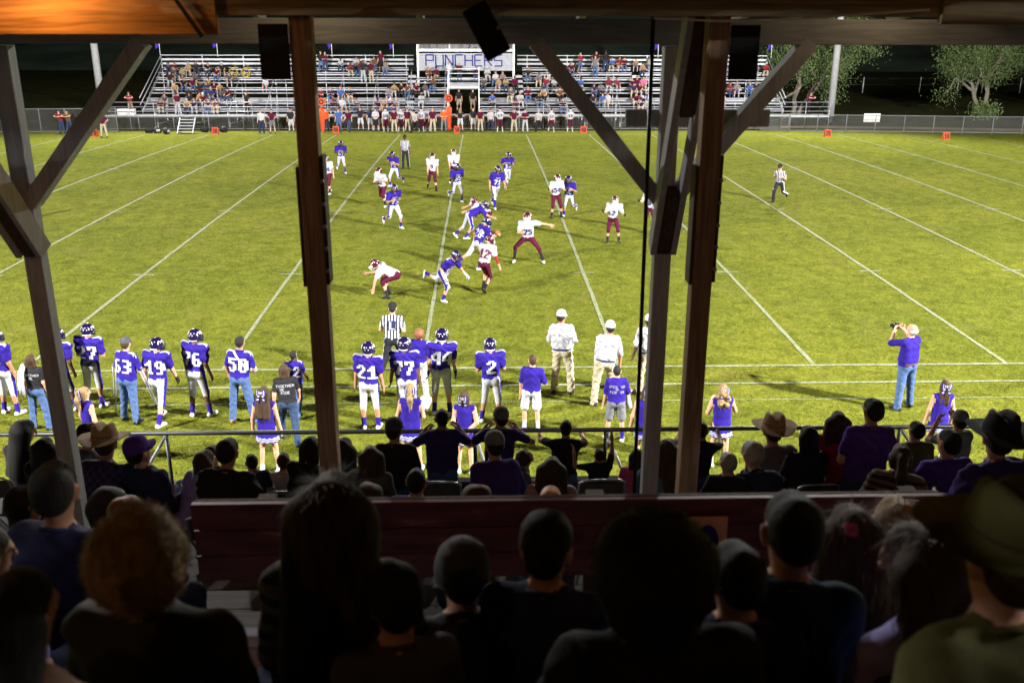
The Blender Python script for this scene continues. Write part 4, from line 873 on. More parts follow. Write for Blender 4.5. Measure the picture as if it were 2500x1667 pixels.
# metal stair, white box and bags by the left end of the walkway
so = empty('access_stair', tuple(ground(425, 309))); so.location.z = 0
for k in range(5): MB().box((0, .1+.2*k, .16+.2*k), (1.05, .22, .04)).build('stair_tread', ALU, so)
for x in (-.55, .55): MB().beam((x, .0, .05), (x, 1.05, 1.05), .04, .1).build('stringer', STEEL, so)
tag(so, 'short metal stair up to the bleacher walkway where the band sits', 'stairs')
p = atY(292, 268, BY-.9); b = MB().box((p[0], BY-.9, 1.25), (1.25, .5, .38)).build('ice_chest', WHITE_P, bevel=.03); MB().box((p[0], BY-.9, 1.465), (1.27, .53, .05)).build('lid', WHITE_P, b, bevel=.01)
tag(b, 'white ice chest at the left end of the bleacher walkway', 'cooler')
BAGC = [C_['black'], C_['dkgrey'], C_['white'], C_['black'], C_['lav'], C_['black'], C_['white']]
for k, (px, py, c) in enumerate([(343, 306, 0), (362, 306, 2), (383, 308, 2), (412, 306, 0), (470, 304, 4), (492, 304, 0), (514, 304, 2)]):
    p = ground(px, py); q = MB(); q.tube([(-.3, 0, .16), (-.26, 0, .17), (0, 0, .2), (.26, 0, .17), (.3, 0, .16)], [.06, .16, .18, .16, .06], 10)
    o = q.build('duffel_bag', C_['black'], smooth=True); o.location = (p[0], p[1], p[2]); o.rotation_euler.z = k*.7
    MB().tube([(-.15, .05, .33), (-.1, .05, .42), (.1, .05, .42), (.15, .05, .33)], .015, 6).build('handle', C_['white'] if c == 2 else C_['black'], o)
    MB().box((0, -.17, .2), (.3, .05, .16)).build('side_pocket', [C_['black'], 0, C_['white'], 0, C_['lav']][c], o, bevel=.02)
    tag(o, 'black duffel bag with %s pocket on the grass in front of the walkway' % ['black', '', 'white', '', 'lilac'][c], 'bag', 'duffel bags below the bleacher walkway')
# chain link fences
def link_mat():
    m, N, L, P = nodes('chain_link_wire'); out = N['Material Output']; P.inputs['Base Color'].default_value = (.2, .2, .2, 1); P.inputs['Metallic'].default_value = .3; P.inputs['Roughness'].default_value = .5
    tc = N.new('ShaderNodeTexCoord'); sp = N.new('ShaderNodeSeparateXYZ'); L.new(tc.outputs['Object'], sp.inputs[0]); mx = []
    for op in ('ADD', 'SUBTRACT'):
        a = N.new('ShaderNodeMath'); a.operation = op; L.new(sp.outputs[0], a.inputs[0]); L.new(sp.outputs[2], a.inputs[1])
        b = N.new('ShaderNodeMath'); b.operation = 'MULTIPLY'; b.inputs[1].default_value = 14; L.new(a.outputs[0], b.inputs[0])
        c = N.new('ShaderNodeMath'); c.operation = 'FRACT'; L.new(b.outputs[0], c.inputs[0]); d = N.new('ShaderNodeMath'); d.operation = 'LESS_THAN'; d.inputs[1].default_value = .07; L.new(c.outputs[0], d.inputs[0]); mx.append(d)
    e = N.new('ShaderNodeMath'); e.operation = 'MAXIMUM'; L.new(mx[0].outputs[0], e.inputs[0]); L.new(mx[1].outputs[0], e.inputs[1])
    t = N.new('ShaderNodeBsdfTransparent'); s = N.new('ShaderNodeMixShader'); L.new(e.outputs[0], s.inputs[0]); L.new(t.outputs[0], s.inputs[1]); L.new(P.outputs[0], s.inputs[2]); L.new(s.outputs[0], out.inputs[0]); return m
LINKM = link_mat(); FENCE_STEEL = mat('fence_steel_dull', (.14, .145, .15), .6, .2, 8)
def fence(a, b, h, n, label):
    a = V3(*a, gz(a[1])); b = V3(*b, gz(b[1])); o = empty('chain_link_fence', tuple(a)); d = b-a
    MB().tube([V3(0, 0, h), d+V3(0, 0, h)], .03, 6).build('top_rail', FENCE_STEEL, o, True); MB().tube([V3(0, 0, .1), d+V3(0, 0, .1)], .03, 6).build('bottom_rail', FENCE_STEEL, o, True)
    for i in range(n+1): MB().tube([d*i/n+V3(0, 0, -.1), d*i/n+V3(0, 0, h+.05)], .038, 8).build('fence_post', FENCE_STEEL, o, True)
    for i in range(n):
        p, q = d*i/n, d*(i+1)/n; v = [p+V3(0, 0, .05), q+V3(0, 0, .05), q+V3(0, 0, h), p+V3(0, 0, h)]
        MB().add(v, [(0, 1, 2, 3)]).build('wire_panel', LINKM, o)
    tag(o, label, 'fence')
    return o
f1 = ground(1745, 302); f2 = ground(2352, 308)
fence((f1[0], f1[1]), (f2[0]+14, f2[1]-2.5), 1.25, 16, 'chain link fence along the field right of the far bleachers')
f3 = ground(0, 309); f4 = ground(268, 305)
fence((f3[0]-10, f3[1]), (f4[0], f4[1]+.3), 1.7, 10, 'chain link fence left of the far bleachers')
fence((DX0, BY-1.9), (XR, BY-1.9), 1.0, 20, 'chain link fence along the foot of the far bleachers')
s0 = ground(1998, 300); o = MB().box((s0[0], s0[1]-.1, .95), (1.25, .03, .62)).build('notice_board', WHITE_P)
for zz in (.7, 1.2): MB().box((s0[0], s0[1]-.122, zz), (.9, .006, .02)).build('print_line', mat('print_grey', (.45, .45, .5)), o)
tag(o, 'blank white notice board hung on the chain link fence', 'sign')
for k, (px, py) in enumerate([(1975, 262), (2105, 258), (2190, 266), (2247, 262), (2332, 268), (2465, 270)]):
    p = atY(px, py, 112); o = MB().tube([(p[0], 112, 0), (p[0], 112, 1.9)], .07, 7).build('fence_post', WHITE_P, smooth=True); MB().lathe([(.075, 1.9), (.05, 1.95), (.001, 1.97)], 7, (p[0], 112, 0)).build('post_cap', STEEL, o)
    tag(o, 'pale pasture fence post standing in the dark beyond the chain link fence', 'post', 'pasture fence posts')
WIREM = STEEL
for z in (1.0, 1.7):
    o = MB().tube([(28, 112, z), (80, 112, z+.2)], .012, 4).build('pasture_wire', STEEL); tag(o, '%s strand of wire on the pasture fence in the dark' % ('lower' if z < 1.5 else 'upper'), 'wire')

# orange yard markers and chain gang poles
ORANGE = mat('marker_orange', (.55, .065, .012), .6, .1)
for txt, px, py, side in (('20', 218, 314, 'left'), ('30', 495, 309, 'left'), ('40', 772, 306, 'left'), ('50', 1050, 306, ''), ('40', 1340, 306, 'right'), ('20', 1900, 314, 'right'), ('10', 2172, 321, 'right')):
    p = ground(px, py); o = empty('yard_marker', tuple(p)); MB().add([(-.22, -.2, 0), (.22, -.2, 0), (.22, -.02, .5), (-.22, -.02, .5), (-.22, .2, 0), (.22, .2, 0), (.22, .02, .5), (-.22, .02, .5)], [(0, 1, 2, 3), (5, 4, 7, 6), (0, 3, 7, 4), (1, 5, 6, 2), (3, 2, 6, 7), (0, 4, 5, 1)]).build('marker_body', ORANGE, o)
    nm = MB()
    for x0, y0, x1, y1 in glyph_quads(txt, .34, .62):
        nm.add([(x0, -.205+.18*(y0+.22)/.5-.006, y0+.25), (x1, -.205+.18*(y0+.22)/.5-.006, y0+.25), (x1, -.205+.18*(y1+.22)/.5-.006, y1+.25), (x0, -.205+.18*(y1+.22)/.5-.006, y1+.25)], [(0, 1, 2, 3)])
    nm.build('number', NUM_B, o)
    tag(o, 'orange yard marker reading %s %s' % (txt, dict(left20='at the left end of the far bleachers', left30='below the seated band', left40='beside the man in royal blue', right40='under the knee brace', right20='below the floodlight pole on the right', right10='right of the notice board fence').get(side+txt, 'by the orange target pole at midfield')), 'marker', 'orange yard markers')
for k, (px, py, ht) in enumerate([(742, 307, 2.35), (1032, 302, 2.5)]):
    p = ground(px, py); o = empty('down_marker', tuple(p)); MB().tube([(0, 0, 0), (0, 0, ht)], .03, 8).build('pole', ORANGE, o, True)
    MB().lathe([(.08, .05), (.13, .3), (.2, 1.2), (.22, 1.75), (.1, 1.8)], 12).build('pad', ORANGE, o, True)
    MB().lathe([(.001, 0), (.3, 0), (.3, .06), (.001, .06)], 20, fn=lambda q, t: V3(q[0], q[2]-.03, q[1]+ht-.1)).build('target_disc', ORANGE, o)
    MB().lathe([(.1, 0), (.17, 0)], 20, fn=lambda q, t: V3(q[0], -.04, q[1]+ht-.1)).build('target_ring', NUM_B, o)
    tag(o, ['orange padded down marker pole beside the wooden post on the far sideline', 'orange padded target pole at midfield on the far sideline'][k], 'down marker')

# ------------------------------------------------------------------ trees
LEAF = mat('leaf_green', (.115, .165, .055), .7, .35, 1.2); BARK = mat('bark_pale', (.22, .19, .15), .9, .3, 6, .6, 30)
def tree(px, py, Y, lean, crown, seed, label, nl=7000):
    g = np.random.default_rng(seed); p = atY(px, py, Y); p[2] = 0; o = empty('mesquite_tree', (p[0], Y, 0)); tm = MB()
    tips = []
    def limb(a, d, L, r, lev):
        pts = [a]; dd = unit(d)
        for i in range(5): dd = unit(dd+g.normal(size=3)*.16+V3(0, 0, .06)); pts.append(pts[-1]+dd*L/5)
        tm.tube(pts, list(np.linspace(r, r*.55, 6)), 7)
        if lev == 0: tips.append(pts[-1]); tips.append(pts[3]); return
        for k in range(3): limb(pts[3+k % 3], unit(dd+g.normal(size=3)*.75), L*.75, r*.55, lev-1)
    for k, (dx, dz) in enumerate(lean): limb(V3(.4*k-.3, 0, -.1), V3(dx, 0, dz), 3.2, .26, 2)
    tm.build('trunk', BARK, o, True)
    tips = np.array(tips); (cx, cz, rx, rz) = crown
    lv = np.zeros((nl*4, 3)); cl = [V3(cx+rx*g.uniform(-1, 1), g.uniform(-1, 1)*rx*.8, cz+rz*g.uniform(-1, 1)) for _ in range(70)]
    cl = [c for c in cl if ((c[0]-cx)/rx)**2+((c[2]-cz)/rz)**2+(c[1]/rx)**2 < 1.1]+list(tips)
    for i in range(nl):
        c = cl[g.integers(len(cl))]+g.normal(size=3)*V3(.55, .55, .4); c[2] -= abs(g.normal())*.5*g.random()
        a = unit(g.normal(size=3)+V3(0, 0, -.8)); b = unit(np.cross(a, g.normal(size=3))); L, w = g.uniform(.1, .22), g.uniform(.025, .05)
        lv[4*i:4*i+4] = (c-b*w, c+a*L*.4-b*w, c+a*L, c+b*w)
    mobj('crown', arr_mesh('crown', lv, np.arange(nl*4).reshape(-1, 4), [LEAF], smooth=False), o)
    tag(o, label, 'tree', 'trees right of the far bleachers')
tree(1825, 275, 83, [(-.25, 1), (.75, .9)], (1.5, 6.3, 5.2, 2.4), 3, 'tree with pale forked trunk behind the right end of the far bleachers', 17000)
tree(2255, 275, 88, [(-.3, 1), (.1, 1)], (.3, 5.6, 4.6, 2.3), 8, 'spreading tree with twin trunks in the dark beyond the fence', 17000)
tree(2420, 275, 92, [(-.2, 1), (.3, 1)], (.0, 6.2, 4.4, 2.6), 14, 'tree at the edge beyond the notice board fence, right of the twin trunk tree', 9000)
sh = MB(); g = np.random.default_rng(4); 
p = atY(2258, 278, 80); nl = 900; lv = np.zeros((nl*4, 3))
for i in range(nl):
    c = V3(*(g.normal(size=3)*V3(.55, .4, .35)))+V3(0, 0, .75); a = unit(g.normal(size=3)+V3(0, 0, .6)); b = unit(np.cross(a, g.normal(size=3))); lv[4*i:4*i+4] = (c-b*.05, c+a*.1-b*.05, c+a*.25, c+b*.05)
o = mobj('shrub', arr_mesh('shrub', lv, np.arange(nl*4).reshape(-1, 4), [LEAF], smooth=False)); o.location = (p[0], 80, 0)
MB().tube([(0, 0, -.1), (.05, 0, .8)], .04, 6).build('stem', BARK, o); tag(o, 'small dark shrub at the foot of the twin trunk tree', 'shrub')
# ------------------------------------------------------------------ the wooden grandstand we stand in
gs = empty('grandstand', (CX, 0, 0)); tag(gs, 'wooden covered grandstand with posts, knee braces, roof and plank benches', 'grandstand')
def gpart(mb, name, m, bevel=0, smooth=False, parent=None):
    o = mb.build(name, m, None, smooth, bevel); o.parent = parent or gs
    o.matrix_parent_inverse = Matrix.Translation((-CX, 0, 0)); return o
def sub(mb, name, m, par, bevel=0):
    o = mb.build(name, m, None, False, bevel); o.parent = par; return o
GY, BYP = 6.9, 5.8
FL = lambda D: 5.91-.43*D
BRX = [.393-2.44*2, .393-2.44, .393, 2.835, 2.835+2.44, 2.835+4.88]; GRX = [-1.88-4.67, -1.88, 2.79, 2.79+4.67]
for x in BRX:
    p = gpart(MB().box((x, BYP, 5.6), (.126, .126, 5.6)), 'inner_post', WOOD_BROWN, .006)
    sub(MB().box((x-.0745, BYP+.01, 6.32), (.02, .13, .75)), 'splice_board', WOOD_DARK, p, .003); sub(MB().box((x+.0745, BYP+.01, 6.36), (.02, .13, .8)), 'splice_board', WOOD_DARK, p, .003)
    for k in range(5): sub(MB().lathe([(.013, 0), (.013, .012), (.001, .014)], 8, (x+.075, BYP-.058, 6.05+.14*k), fn=lambda q, t: V3(q[0], -q[2], q[1])), 'bolt', STEEL, p)
    sg = -1 if x < 1.5 else 1
    sub(MB().box((x+sg*.155, BYP-.06, 7.36), (.17, .02, .31)), 'gusset_plate', C_['black'], p)
for x in GRX:
    p = gpart(MB().box((x, GY, 5.1), (.126, .126, 4.55)), 'front_post', WOOD_GREY, .006)
    for sg in (-1, 1):
        b = gpart(MB().beam((x+sg*.04, GY-.012, 6.28), (x+sg*.97, GY-.012, 7.4), .11, .14, (0, 1, 0)), 'knee_brace', WOOD_GREY, .004)
    if 2 < x < 3: gpart(MB().box((x+.23, GY+.1, 6.87), (1.06, .05, .125)), 'tie_board', WOOD_GREY, .003)
# braces running back from the front posts up to the inner posts (pairs of boards round a spacer)
for gx, bx in zip(GRX, [GRX[0]-.9, BRX[1]-.05, 2.835-.07, GRX[3]-.07]):
    for dx in (-.075, .0, .075):
        a = V3(gx+dx, GY-.02, 5.92); b = V3(bx+dx, BYP+.1, 7.62)
        if dx: gpart(MB().beam(a, b, .045, .15), 'back_brace', WOOD_GREY, .003)
        else: gpart(MB().beam(a, a+(b-a)*.28, .09, .13), 'brace_spacer', WOOD_DARK, .003); gpart(MB().beam(a+(b-a)*.62, b, .09, .13), 'brace_spacer', WOOD_DARK, .003)
gpart(MB().box((2.9, GY, 7.47), (26, .16, .17)), 'front_header', WOOD_GREYX, .004)
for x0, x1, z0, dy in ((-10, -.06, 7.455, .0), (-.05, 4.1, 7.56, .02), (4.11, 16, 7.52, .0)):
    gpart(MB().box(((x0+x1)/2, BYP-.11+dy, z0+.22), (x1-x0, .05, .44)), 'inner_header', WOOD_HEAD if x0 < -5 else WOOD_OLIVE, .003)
gpart(MB().beam((-.28, BYP-.16, 7.66), (-.14, BYP-.16, 7.44), .02, .02, (0, 1, 0)), 'cable', BLACK_P)
for x in np.arange(-10, 16, 1.22): gpart(MB().beam((x, 7.7, 7.62), (x, -6, 9.55), .05, .19), 'rafter', WOOD_ROOF, .003)
for k in range(18):
    y = 7.9-.8*k; z = 7.72+(7.7-y)*.1409; gpart(MB().box((2.9, y-.4, z+.07), (27, .79, .025), rotm('X', -8.02)), 'roof_board', WOOD_ROOF)
gpart(MB().box((2.9, -6.2, 6.5), (27, .05, 6.4)), 'back_wall', WOOD_DARK)
for x in (-10.55, 16.35):
    for k in range(24): gpart(MB().box((x, 7.2-.57*k, 7.0), (.04, .55, 5.5)), 'end_wall_board', WOOD_DARK)
# conduit, wire, hanging speaker
cd = MB().tube([(2.615, 6.74, 7.6), (2.63, 6.74, 6.0), (2.66, 6.74, 1.5)], .015, 8); o = gpart(cd, 'conduit_pipe', BLACK_P, smooth=True)
gpart(MB().tube([(2.42, 5.6, 7.55), (2.8, 5.55, 7.535), (3.3, 5.6, 7.55), (4.0, 5.6, 7.60)], .006, 5), 'wire', WHITE_P)
sp = empty('loudspeaker', (1.47, 5.6, 7.62)); MB().box((.0, .0, -.14), (.15, .14, .3), rotm('Y', -28)).build('cabinet', BLACK_P, sp, bevel=.008); MB().beam((.0, 0, .0), (-.06, 0, .2), .03, .03, (0, 1, 0)).build('bracket', STEEL, sp)
MB().lathe([(.001, 0), (.012, .0), (.012, .01)], 10, fn=lambda q, t: rotm('Y', -28) @ V3(q[0], -.075-q[2], q[1]-.14)).build('screw', STEEL, sp)
tag(sp, 'small black loudspeaker hanging tilted from the roof header', 'loudspeaker')
# terraces and benches
for k in range(-2, 15):
    D = .75*k; z = FL(D)
    for j in range(3): gpart(MB().box((2.9, D-.375+.125+.25*j, z-.02), (26, .24, .04)), 'tread_plank', WOOD_TREAD)
    gpart(MB().box((2.9, D-.385, z+.13), (26, .025, .29)), 'riser_plank', WOOD_TREAD)
    if 1 <= k <= 5:
        for j in range(2): gpart(MB().box((2.9, D-.1+.17*j, z+.43), (26, .15, .04)), 'seat_plank', WOOD_SEAT, .004)
        for x in np.arange(-9.5, 16, 2.44): gpart(MB().box((x, D, z+.2), (.08, .25, .41)), 'seat_support', WOOD_DARK)
# maroon plank wall
wx0, wx1 = .0, 3.75
for k in range(3):
    z = 5.215-.147*k; gpart(MB().box(((wx0+wx1)/2, 4.15+.004*k, z), (wx1-wx0, .035, .139)), 'wall_plank', MAROON_PLANK, .003)
gpart(MB().box(((wx0+wx1)/2, 4.192, 5.06), (wx1-wx0-.02, .02, .44)), 'light_block_board', WOOD_DARK)  # added dark board: keeps field light off the plank edges, darkens the seams
for x in (.35, 2.0, 3.6): gpart(MB().box((x, 4.24, 4.62), (.09, .07, 1.3)), 'wall_post', WOOD_DARK, .003)
# front parapet and pipe railing
gpart(MB().box((2.9, 10.68, 1.45), (28, .12, 1.25)), 'parapet_wall', mat('parapet_concrete', (.05, .05, .05), .9, .2, 3, .3, 20))
RAILM = mat('rail_pipe', (.02, .02, .022), .4, .2, 10)
gpart(MB().tube([(-11, 10.55, 2.83), (2.9, 10.55, 2.8), (17, 10.55, 2.78)], .028, 10), 'top_rail', RAILM, smooth=True)
for x in (-6.0, -2.43, 1.32, 2.93, 6.6, 10.0): gpart(MB().tube([(x, 10.55, 1.4), (x, 10.55, 2.8)], .024, 8), 'rail_post', RAILM, smooth=True); gpart(MB().tube([(x, 10.5, 2.78), (x+(-.42 if x < 0 else .42 if x > 1 else 0), 9.2, 1.95)], .02, 8), 'rail_brace', STEEL, smooth=True)
# sign hung on the plank wall
p = atY(1622, 1245, 4.1); sg_ = empty('placard', tuple(p))
PEACH = mat('placard_peach', (.85, .42, .22), .7, .1)
MB().box((0, 0, 0), (.2, .012, .29)).build('board', PEACH, sg_, bevel=.003); MB().lathe([(.001, 0), (.075, 0)], 20, fn=lambda q, t: V3(q[0]*.8+.0, -.011, q[1]*1.4)).build('emblem', C_['blue'], sg_)
tag(sg_, 'peach coloured placard with purple emblem fixed to the maroon plank wall', 'placard')

# warm bulbs under the roof; the two between the headers are added fill
BULB = bpy.data.materials.new('bulb_warm'); BULB.use_nodes = True; _p = BULB.node_tree.nodes['Principled BSDF']; _p.inputs['Emission Color'].default_value = (1, .42, .1, 1); _p.inputs['Emission Strength'].default_value = 8
def bulb(x, y, z, power, label, tint=(1, .45, .12)):
    o = empty('roof_bulb', (x, y, z)); MB().lathe([(.001, -.07), (.03, -.06), (.038, -.03), (.022, .01), (.02, .05)], 12).build('glass_bulb', BULB, o, True); MB().lathe([(.03, .05), (.03, .11), (.001, .12)], 10).build('socket', BLACK_P, o, True); MB().tube([(0, 0, .1), (0, 0, 7.72+(7.7-y)*.1409-z)], .006, 5).build('cord', BLACK_P, o)
    L = bpy.data.lights.new('bulb_glow', 'POINT'); L.energy = power; L.color = tint; L.shadow_soft_size = .05; lo = bpy.data.objects.new('bulb_glow', L); link(lo, o); lo.location = (0, 0, -.1)
    tag(o, label, 'lamp', 'bare bulbs under the grandstand roof')
bulb(-1.0, 5.38, 7.84, 17, 'bare warm bulb hanging under the roof near the left header beam')
bulb(4.6, 2.6, 8.05, 12, 'bare warm bulb hanging under the roof on the right')
bulb(.3, 6.38, 7.97, 4.5, 'added fill bulb hidden between the two header beams left of the loudspeaker', (1, .72, .42))  # added lamp, out of view behind the inner header, brightens the front header
bulb(4.2, 6.38, 7.97, 4.5, 'added fill bulb hidden between the two header beams on the right', (1, .72, .42))  # second added lamp, unseen, lifts the front header and brace tops
bulb(-2.0, -.9, 8.6, 28, 'bare warm bulb hanging under the roof behind the back rows')

# folding chairs (one built, copied)
CHAIRM = mat('chair_steel', (.1, .095, .09), .4, .2, 8, metal=.4)
def chair0():
    o = empty('folding_chair'); MB().box((0, -.02, .44), (.4, .4, .03)).build('seat', CHAIRM, o, bevel=.01)
    bm = MB(); v = []; n = 8
    for j in range(5):
        for i in range(n+1): t = -1+2*i/n; v.append((.21*t, -.26+.045*t*t-.03*j/4, .66+.2*j/4-(.03*t**4 if j == 4 else 0)))
    bm.add(v, [(j*(n+1)+i, j*(n+1)+i+1, (j+1)*(n+1)+i+1, (j+1)*(n+1)+i) for j in range(4) for i in range(n)]); bm.add([(a, b+.012, c) for a, b, c in v], [(j*(n+1)+i, (j+1)*(n+1)+i, (j+1)*(n+1)+i+1, j*(n+1)+i+1) for j in range(4) for i in range(n)]); bm.build('backrest', CHAIRM, o, True)
    for sg in (-1, 1):
        MB().tube([(sg*.22, .2, 0), (sg*.22, -.2, .6), (sg*.21, -.27, .86), (sg*.15, -.275, .885), (0, -.28, .89)], .012, 7).build('frame_tube', STEEL, o, True)
        MB().tube([(sg*.2, -.26, 0), (sg*.2, .16, .44)], .012, 7).build('leg', STEEL, o, True)
    return o
CH0 = [chair0(), False]
def chair(x, y, z, rz, label):
    if not CH0[1]: o = CH0[0]; CH0[1] = True
    else:
        o = CH0[0].copy(); COL.objects.link(o)
        for c in CH0[0].children: d = c.copy(); COL.objects.link(d); d.parent = o
    o.location = (x, y, z); o.rotation_euler.z = R_(rz); tag(o, label, 'chair', 'folding chairs in the grandstand'); return o
# ------------------------------------------------------------------ people: players and officials
def home_marks(o, B, K, num, back=True, front=False, mname='jersey_number'):
    s = K['s']; u, r, f, N = K['u'], K['r'], K['f'], K['N']
    b_ = .92 if len(num) == 2 else 1.0
    if back: text_on_body(B, K, num, .27, True, .26, NUM_W, mname, o, b_)
    if front: text_on_body(B, K, num, .2, False, .2, NUM_W, mname, o, b_); text_on_body(B, K, 'MASON', .05, False, .36, NUM_W, 'team_name', o)
    for nm in 'RL':
        q = K[nm]; sg = q['sg']; a = N+r*sg*.07*s+u*.3*s; e = q['S']+r*sg*.12*s+u*.3*s
        for dy, w in ((-.045, .022), (-.015, .014)): ribbon_on_body(B, K, a+f*dy*s-f*.01*s, e+f*(dy+.0)*s, w*s, -u, NUM_W, 'shoulder_stripe', o, 8)
def home(px, py, num, rz, pose, label, H=1.82, front=True, back=False, skin=1, **kw):
    p = ground(px, py) if not isinstance(px, tuple) else px
    fit = dict(legs='football', pads=1, sleeve=.55, stripe=1, wr=.0065, **kw.pop('fit', {}))
    o, B, K = person(p, rz, jpose(pose, .05), label, H, fit, 'blue', 'white', skin, kw.pop('shoe', SHOE_W), 'blue', None, 'helmet', 'home', kw.pop('vs', .022), False, group='players in blue jerseys', **kw)
    home_marks(o, B, K, num, back, front); return o, B, K
def away(px, py, num, rz, pose, label, H=1.8, front=True, back=False, skin=0, **kw):
    p = ground(px, py)
    fit = dict(legs='football', pads=1, sleeve=.5, wr=.004, **kw.pop('fit', {}))
    o, B, K = person(p, rz, jpose(pose, .05), label, H, fit, 'white', 'maroon', skin, kw.pop('shoe', SHOE_W), kw.pop('sock', 'black'), None, 'helmet', 'away', .022, False, group='players in white jerseys', **kw)
    if front: text_on_body(B, K, num, .19, False, .22, NUM_P, 'jersey_number', o, .92)
    if back: text_on_body(B, K, num, .27, True, .26, NUM_M, 'jersey_number', o, .92)
    return o, B, K
home(785, 398, '67', 190, 'jogl', 'player 67 in blue jersey and white pants jogging alone by the far left', skin=2)
away(756, 445, '34', 155, 'walk', 'player 34 in white jersey and maroon pants walking beside the wooden post')
home(908, 428, '75', 160, 'jog', 'player 75 in blue jersey behind player 52 in front of the far referee')
away(880, 474, '52', 155, 'jogl', 'player 52 in white jersey with a red knee band running', fit=dict(sock=.5))
home(906, 524, '73', 208, 'jogl', 'player 73 in blue jersey running forward with one leg kicked back', H=1.86)
away(993, 437, '9', 188, 'walk', 'player 9 in white jersey with towel hanging at the waist', sock='black', shoe=SHOE_B)
away(1044, 425, '6', 190, 'walk', 'player in white jersey standing right behind player 55')
home(1050, 464, '55', 200, 'jogl', 'player 55 in blue jersey with black gloves running forward', skin=2, fit=dict(glove=GL))
home(1165, 430, '18', 200, 'jog', 'player 18 in blue jersey with one arm swung out behind player 71', fit={})
home(1138, 478, '71', 205, 'stride', 'player 71 in blue jersey with blue socks in mid stride', H=1.9, fit=dict(sock=.25, w=1.1))
home(1306, 496, '36', 168, 'jog', 'player 36 in blue jersey behind a maroon helmeted player on the yard line')
away(1276, 500, '54', 192, 'ready', 'player 54 in white jersey in front of player 36', shoe=SHOE_B, fit=dict(glove=GL))
away(1406, 557, '2', 172, 'ready', 'player 2 in white jersey with black gloves poised to move', shoe=SHOE_B, fit=dict(glove=GL), H=1.74)
away(1490, 533, '8', 170, 'ready', 'player in white jersey half hidden behind the grey front post', shoe=SHOE_B, fit=dict(glove=GL))
home(1078, 548, '11', -78, 'tackle', 'player in blue jersey bent low driving into an opponent', front=False, back=False)
away(1122, 545, '4', 70, 'tackled', 'player in white jersey bent over by the diving blocker', front=False, sock='maroon')
oc, Bc, Kc = home(1098, 618, '28', -62, 'carry', 'player 28 in blue jersey carrying the football', front=False, back=True, H=1.84)
away(1112, 672, '12', -35, 'drive', 'player 12 in white jersey with red sleeves seen from behind chasing the runner', front=False, back=True, H=1.78, undersl='red', fit=dict(arm=GL), shoe=SHOE_B)
home(1020, 690, '15', -125, 'run', 'player in blue jersey sprinting with white gloves and one leg kicked high behind', H=1.8, skin=0, undersl='white', fit=dict(glove=GL))
away(913, 682, '66', 88, 'crouch', 'player in white jersey crouched low and facing left', front=False, shoe=SHOE_B)
away(1212, 602, '75', 178, 'lunge', 'player in white jersey in a wide stance with one arm stretched out', H=1.86, fit=dict(sock=.3))
# the ball the runner holds
fb = mobj('football', FOOTBALL); M_ = oc.matrix_basis.copy(); w_ = Kc['R']['W']+Kc['r']*-.02+V3(0, .07, .06)
fb.location = M_ @ Vector(w_); fb.rotation_euler = (R_(60), R_(20), R_(-50)); fb.scale = (1.05,)*3; tag(fb, 'brown football tucked in the arm of player 28', 'football')
def ref(px, py, rz, pose, label, **kw):
    o, B, K = person(ground(px, py), rz, pose, label, kw.pop('H', 1.8), dict(legs='slacks', sleeve=.5, stripe=1, **kw.pop('fit', {})), REF, 'black', kw.pop('skin', 0), SHOE_B, 'black', ('short', 'black'), 'cap', 'black', kw.pop('vs', .02), True, stripe='white', group='officials in striped shirts')
    return o, B, K
ref(932, 388, 178, 'stand', 'official in striped shirt standing behind player 75', skin=2, fit=dict(belly=.4))
ref(1787, 464, 148, 'jog', 'official in striped shirt jogging alone on the right part of the field')
ref(-14, 520, 100, 'stand', 'official at the left edge of the field behind the grey post')
ol, Bl, Kl = ref(905, 862, -2, 'jog', 'official with letter L on his striped back running away from the sideline', H=1.8, vs=.016)
ribbon_on_body(Bl, Kl, Kl['P']+Kl['u']*.2-Kl['f']*.5, Kl['P']+Kl['u']*.41-Kl['f']*.5, .17, Kl['f'], C_['navy'], 'back_panel', ol)
text_on_body(Bl, Kl, 'L', .17, True, .3, NUM_W, 'letter', ol, 1.0, lift=.021)

# ------------------------------------------------------------------ near sideline
sl = dict(vs=.017)
home(28, 950, '8', -14, 'stand', 'player in blue jersey at the left end beside the grey front post', front=False, back=True, **sl)
home(150, 944, '65', -10, 'stand2', 'player in blue jersey mostly hidden behind the left grey front post', front=False, back=True, skin=2, **sl)
o, B, K = home(222, 934, '27', -12, 'fronthands', 'player 27 in blue jersey with both hands in front on the sideline', front=False, back=True, **sl)
ribbon_on_body(B, K, K['P']+K['u']*.04-K['r']*.16-K['f']*.5, K['P']+K['u']*.04+K['r']*.16-K['f']*.5, .1, K['f'], C_['black'], 'back_pad', o)
def stander(px, py, rz, pose, label, shirt, pants, H, hair=('short', 'brown'), **kw):
    return person(ground(px, py), rz, jpose(pose, .05), label, H, kw.pop('fit', {}), shirt, pants, kw.pop('skin', 0), kw.pop('shoe', None), kw.pop('sock', 'white'), hair, kw.pop('head', None), kw.pop('headmat', None), vs=kw.pop('vs', .016), **kw)
o, B, K = stander(305, 968, -14, 'crutch', 'man in blue jersey 63, jeans and dark cap leaning on crutches', 'blue', 'jeans', 1.78, head='cap', headmat='dkgrey', fit=dict(loose=1.5, w=1.12, sleeve=.7))
home_marks(o, B, K, '63')
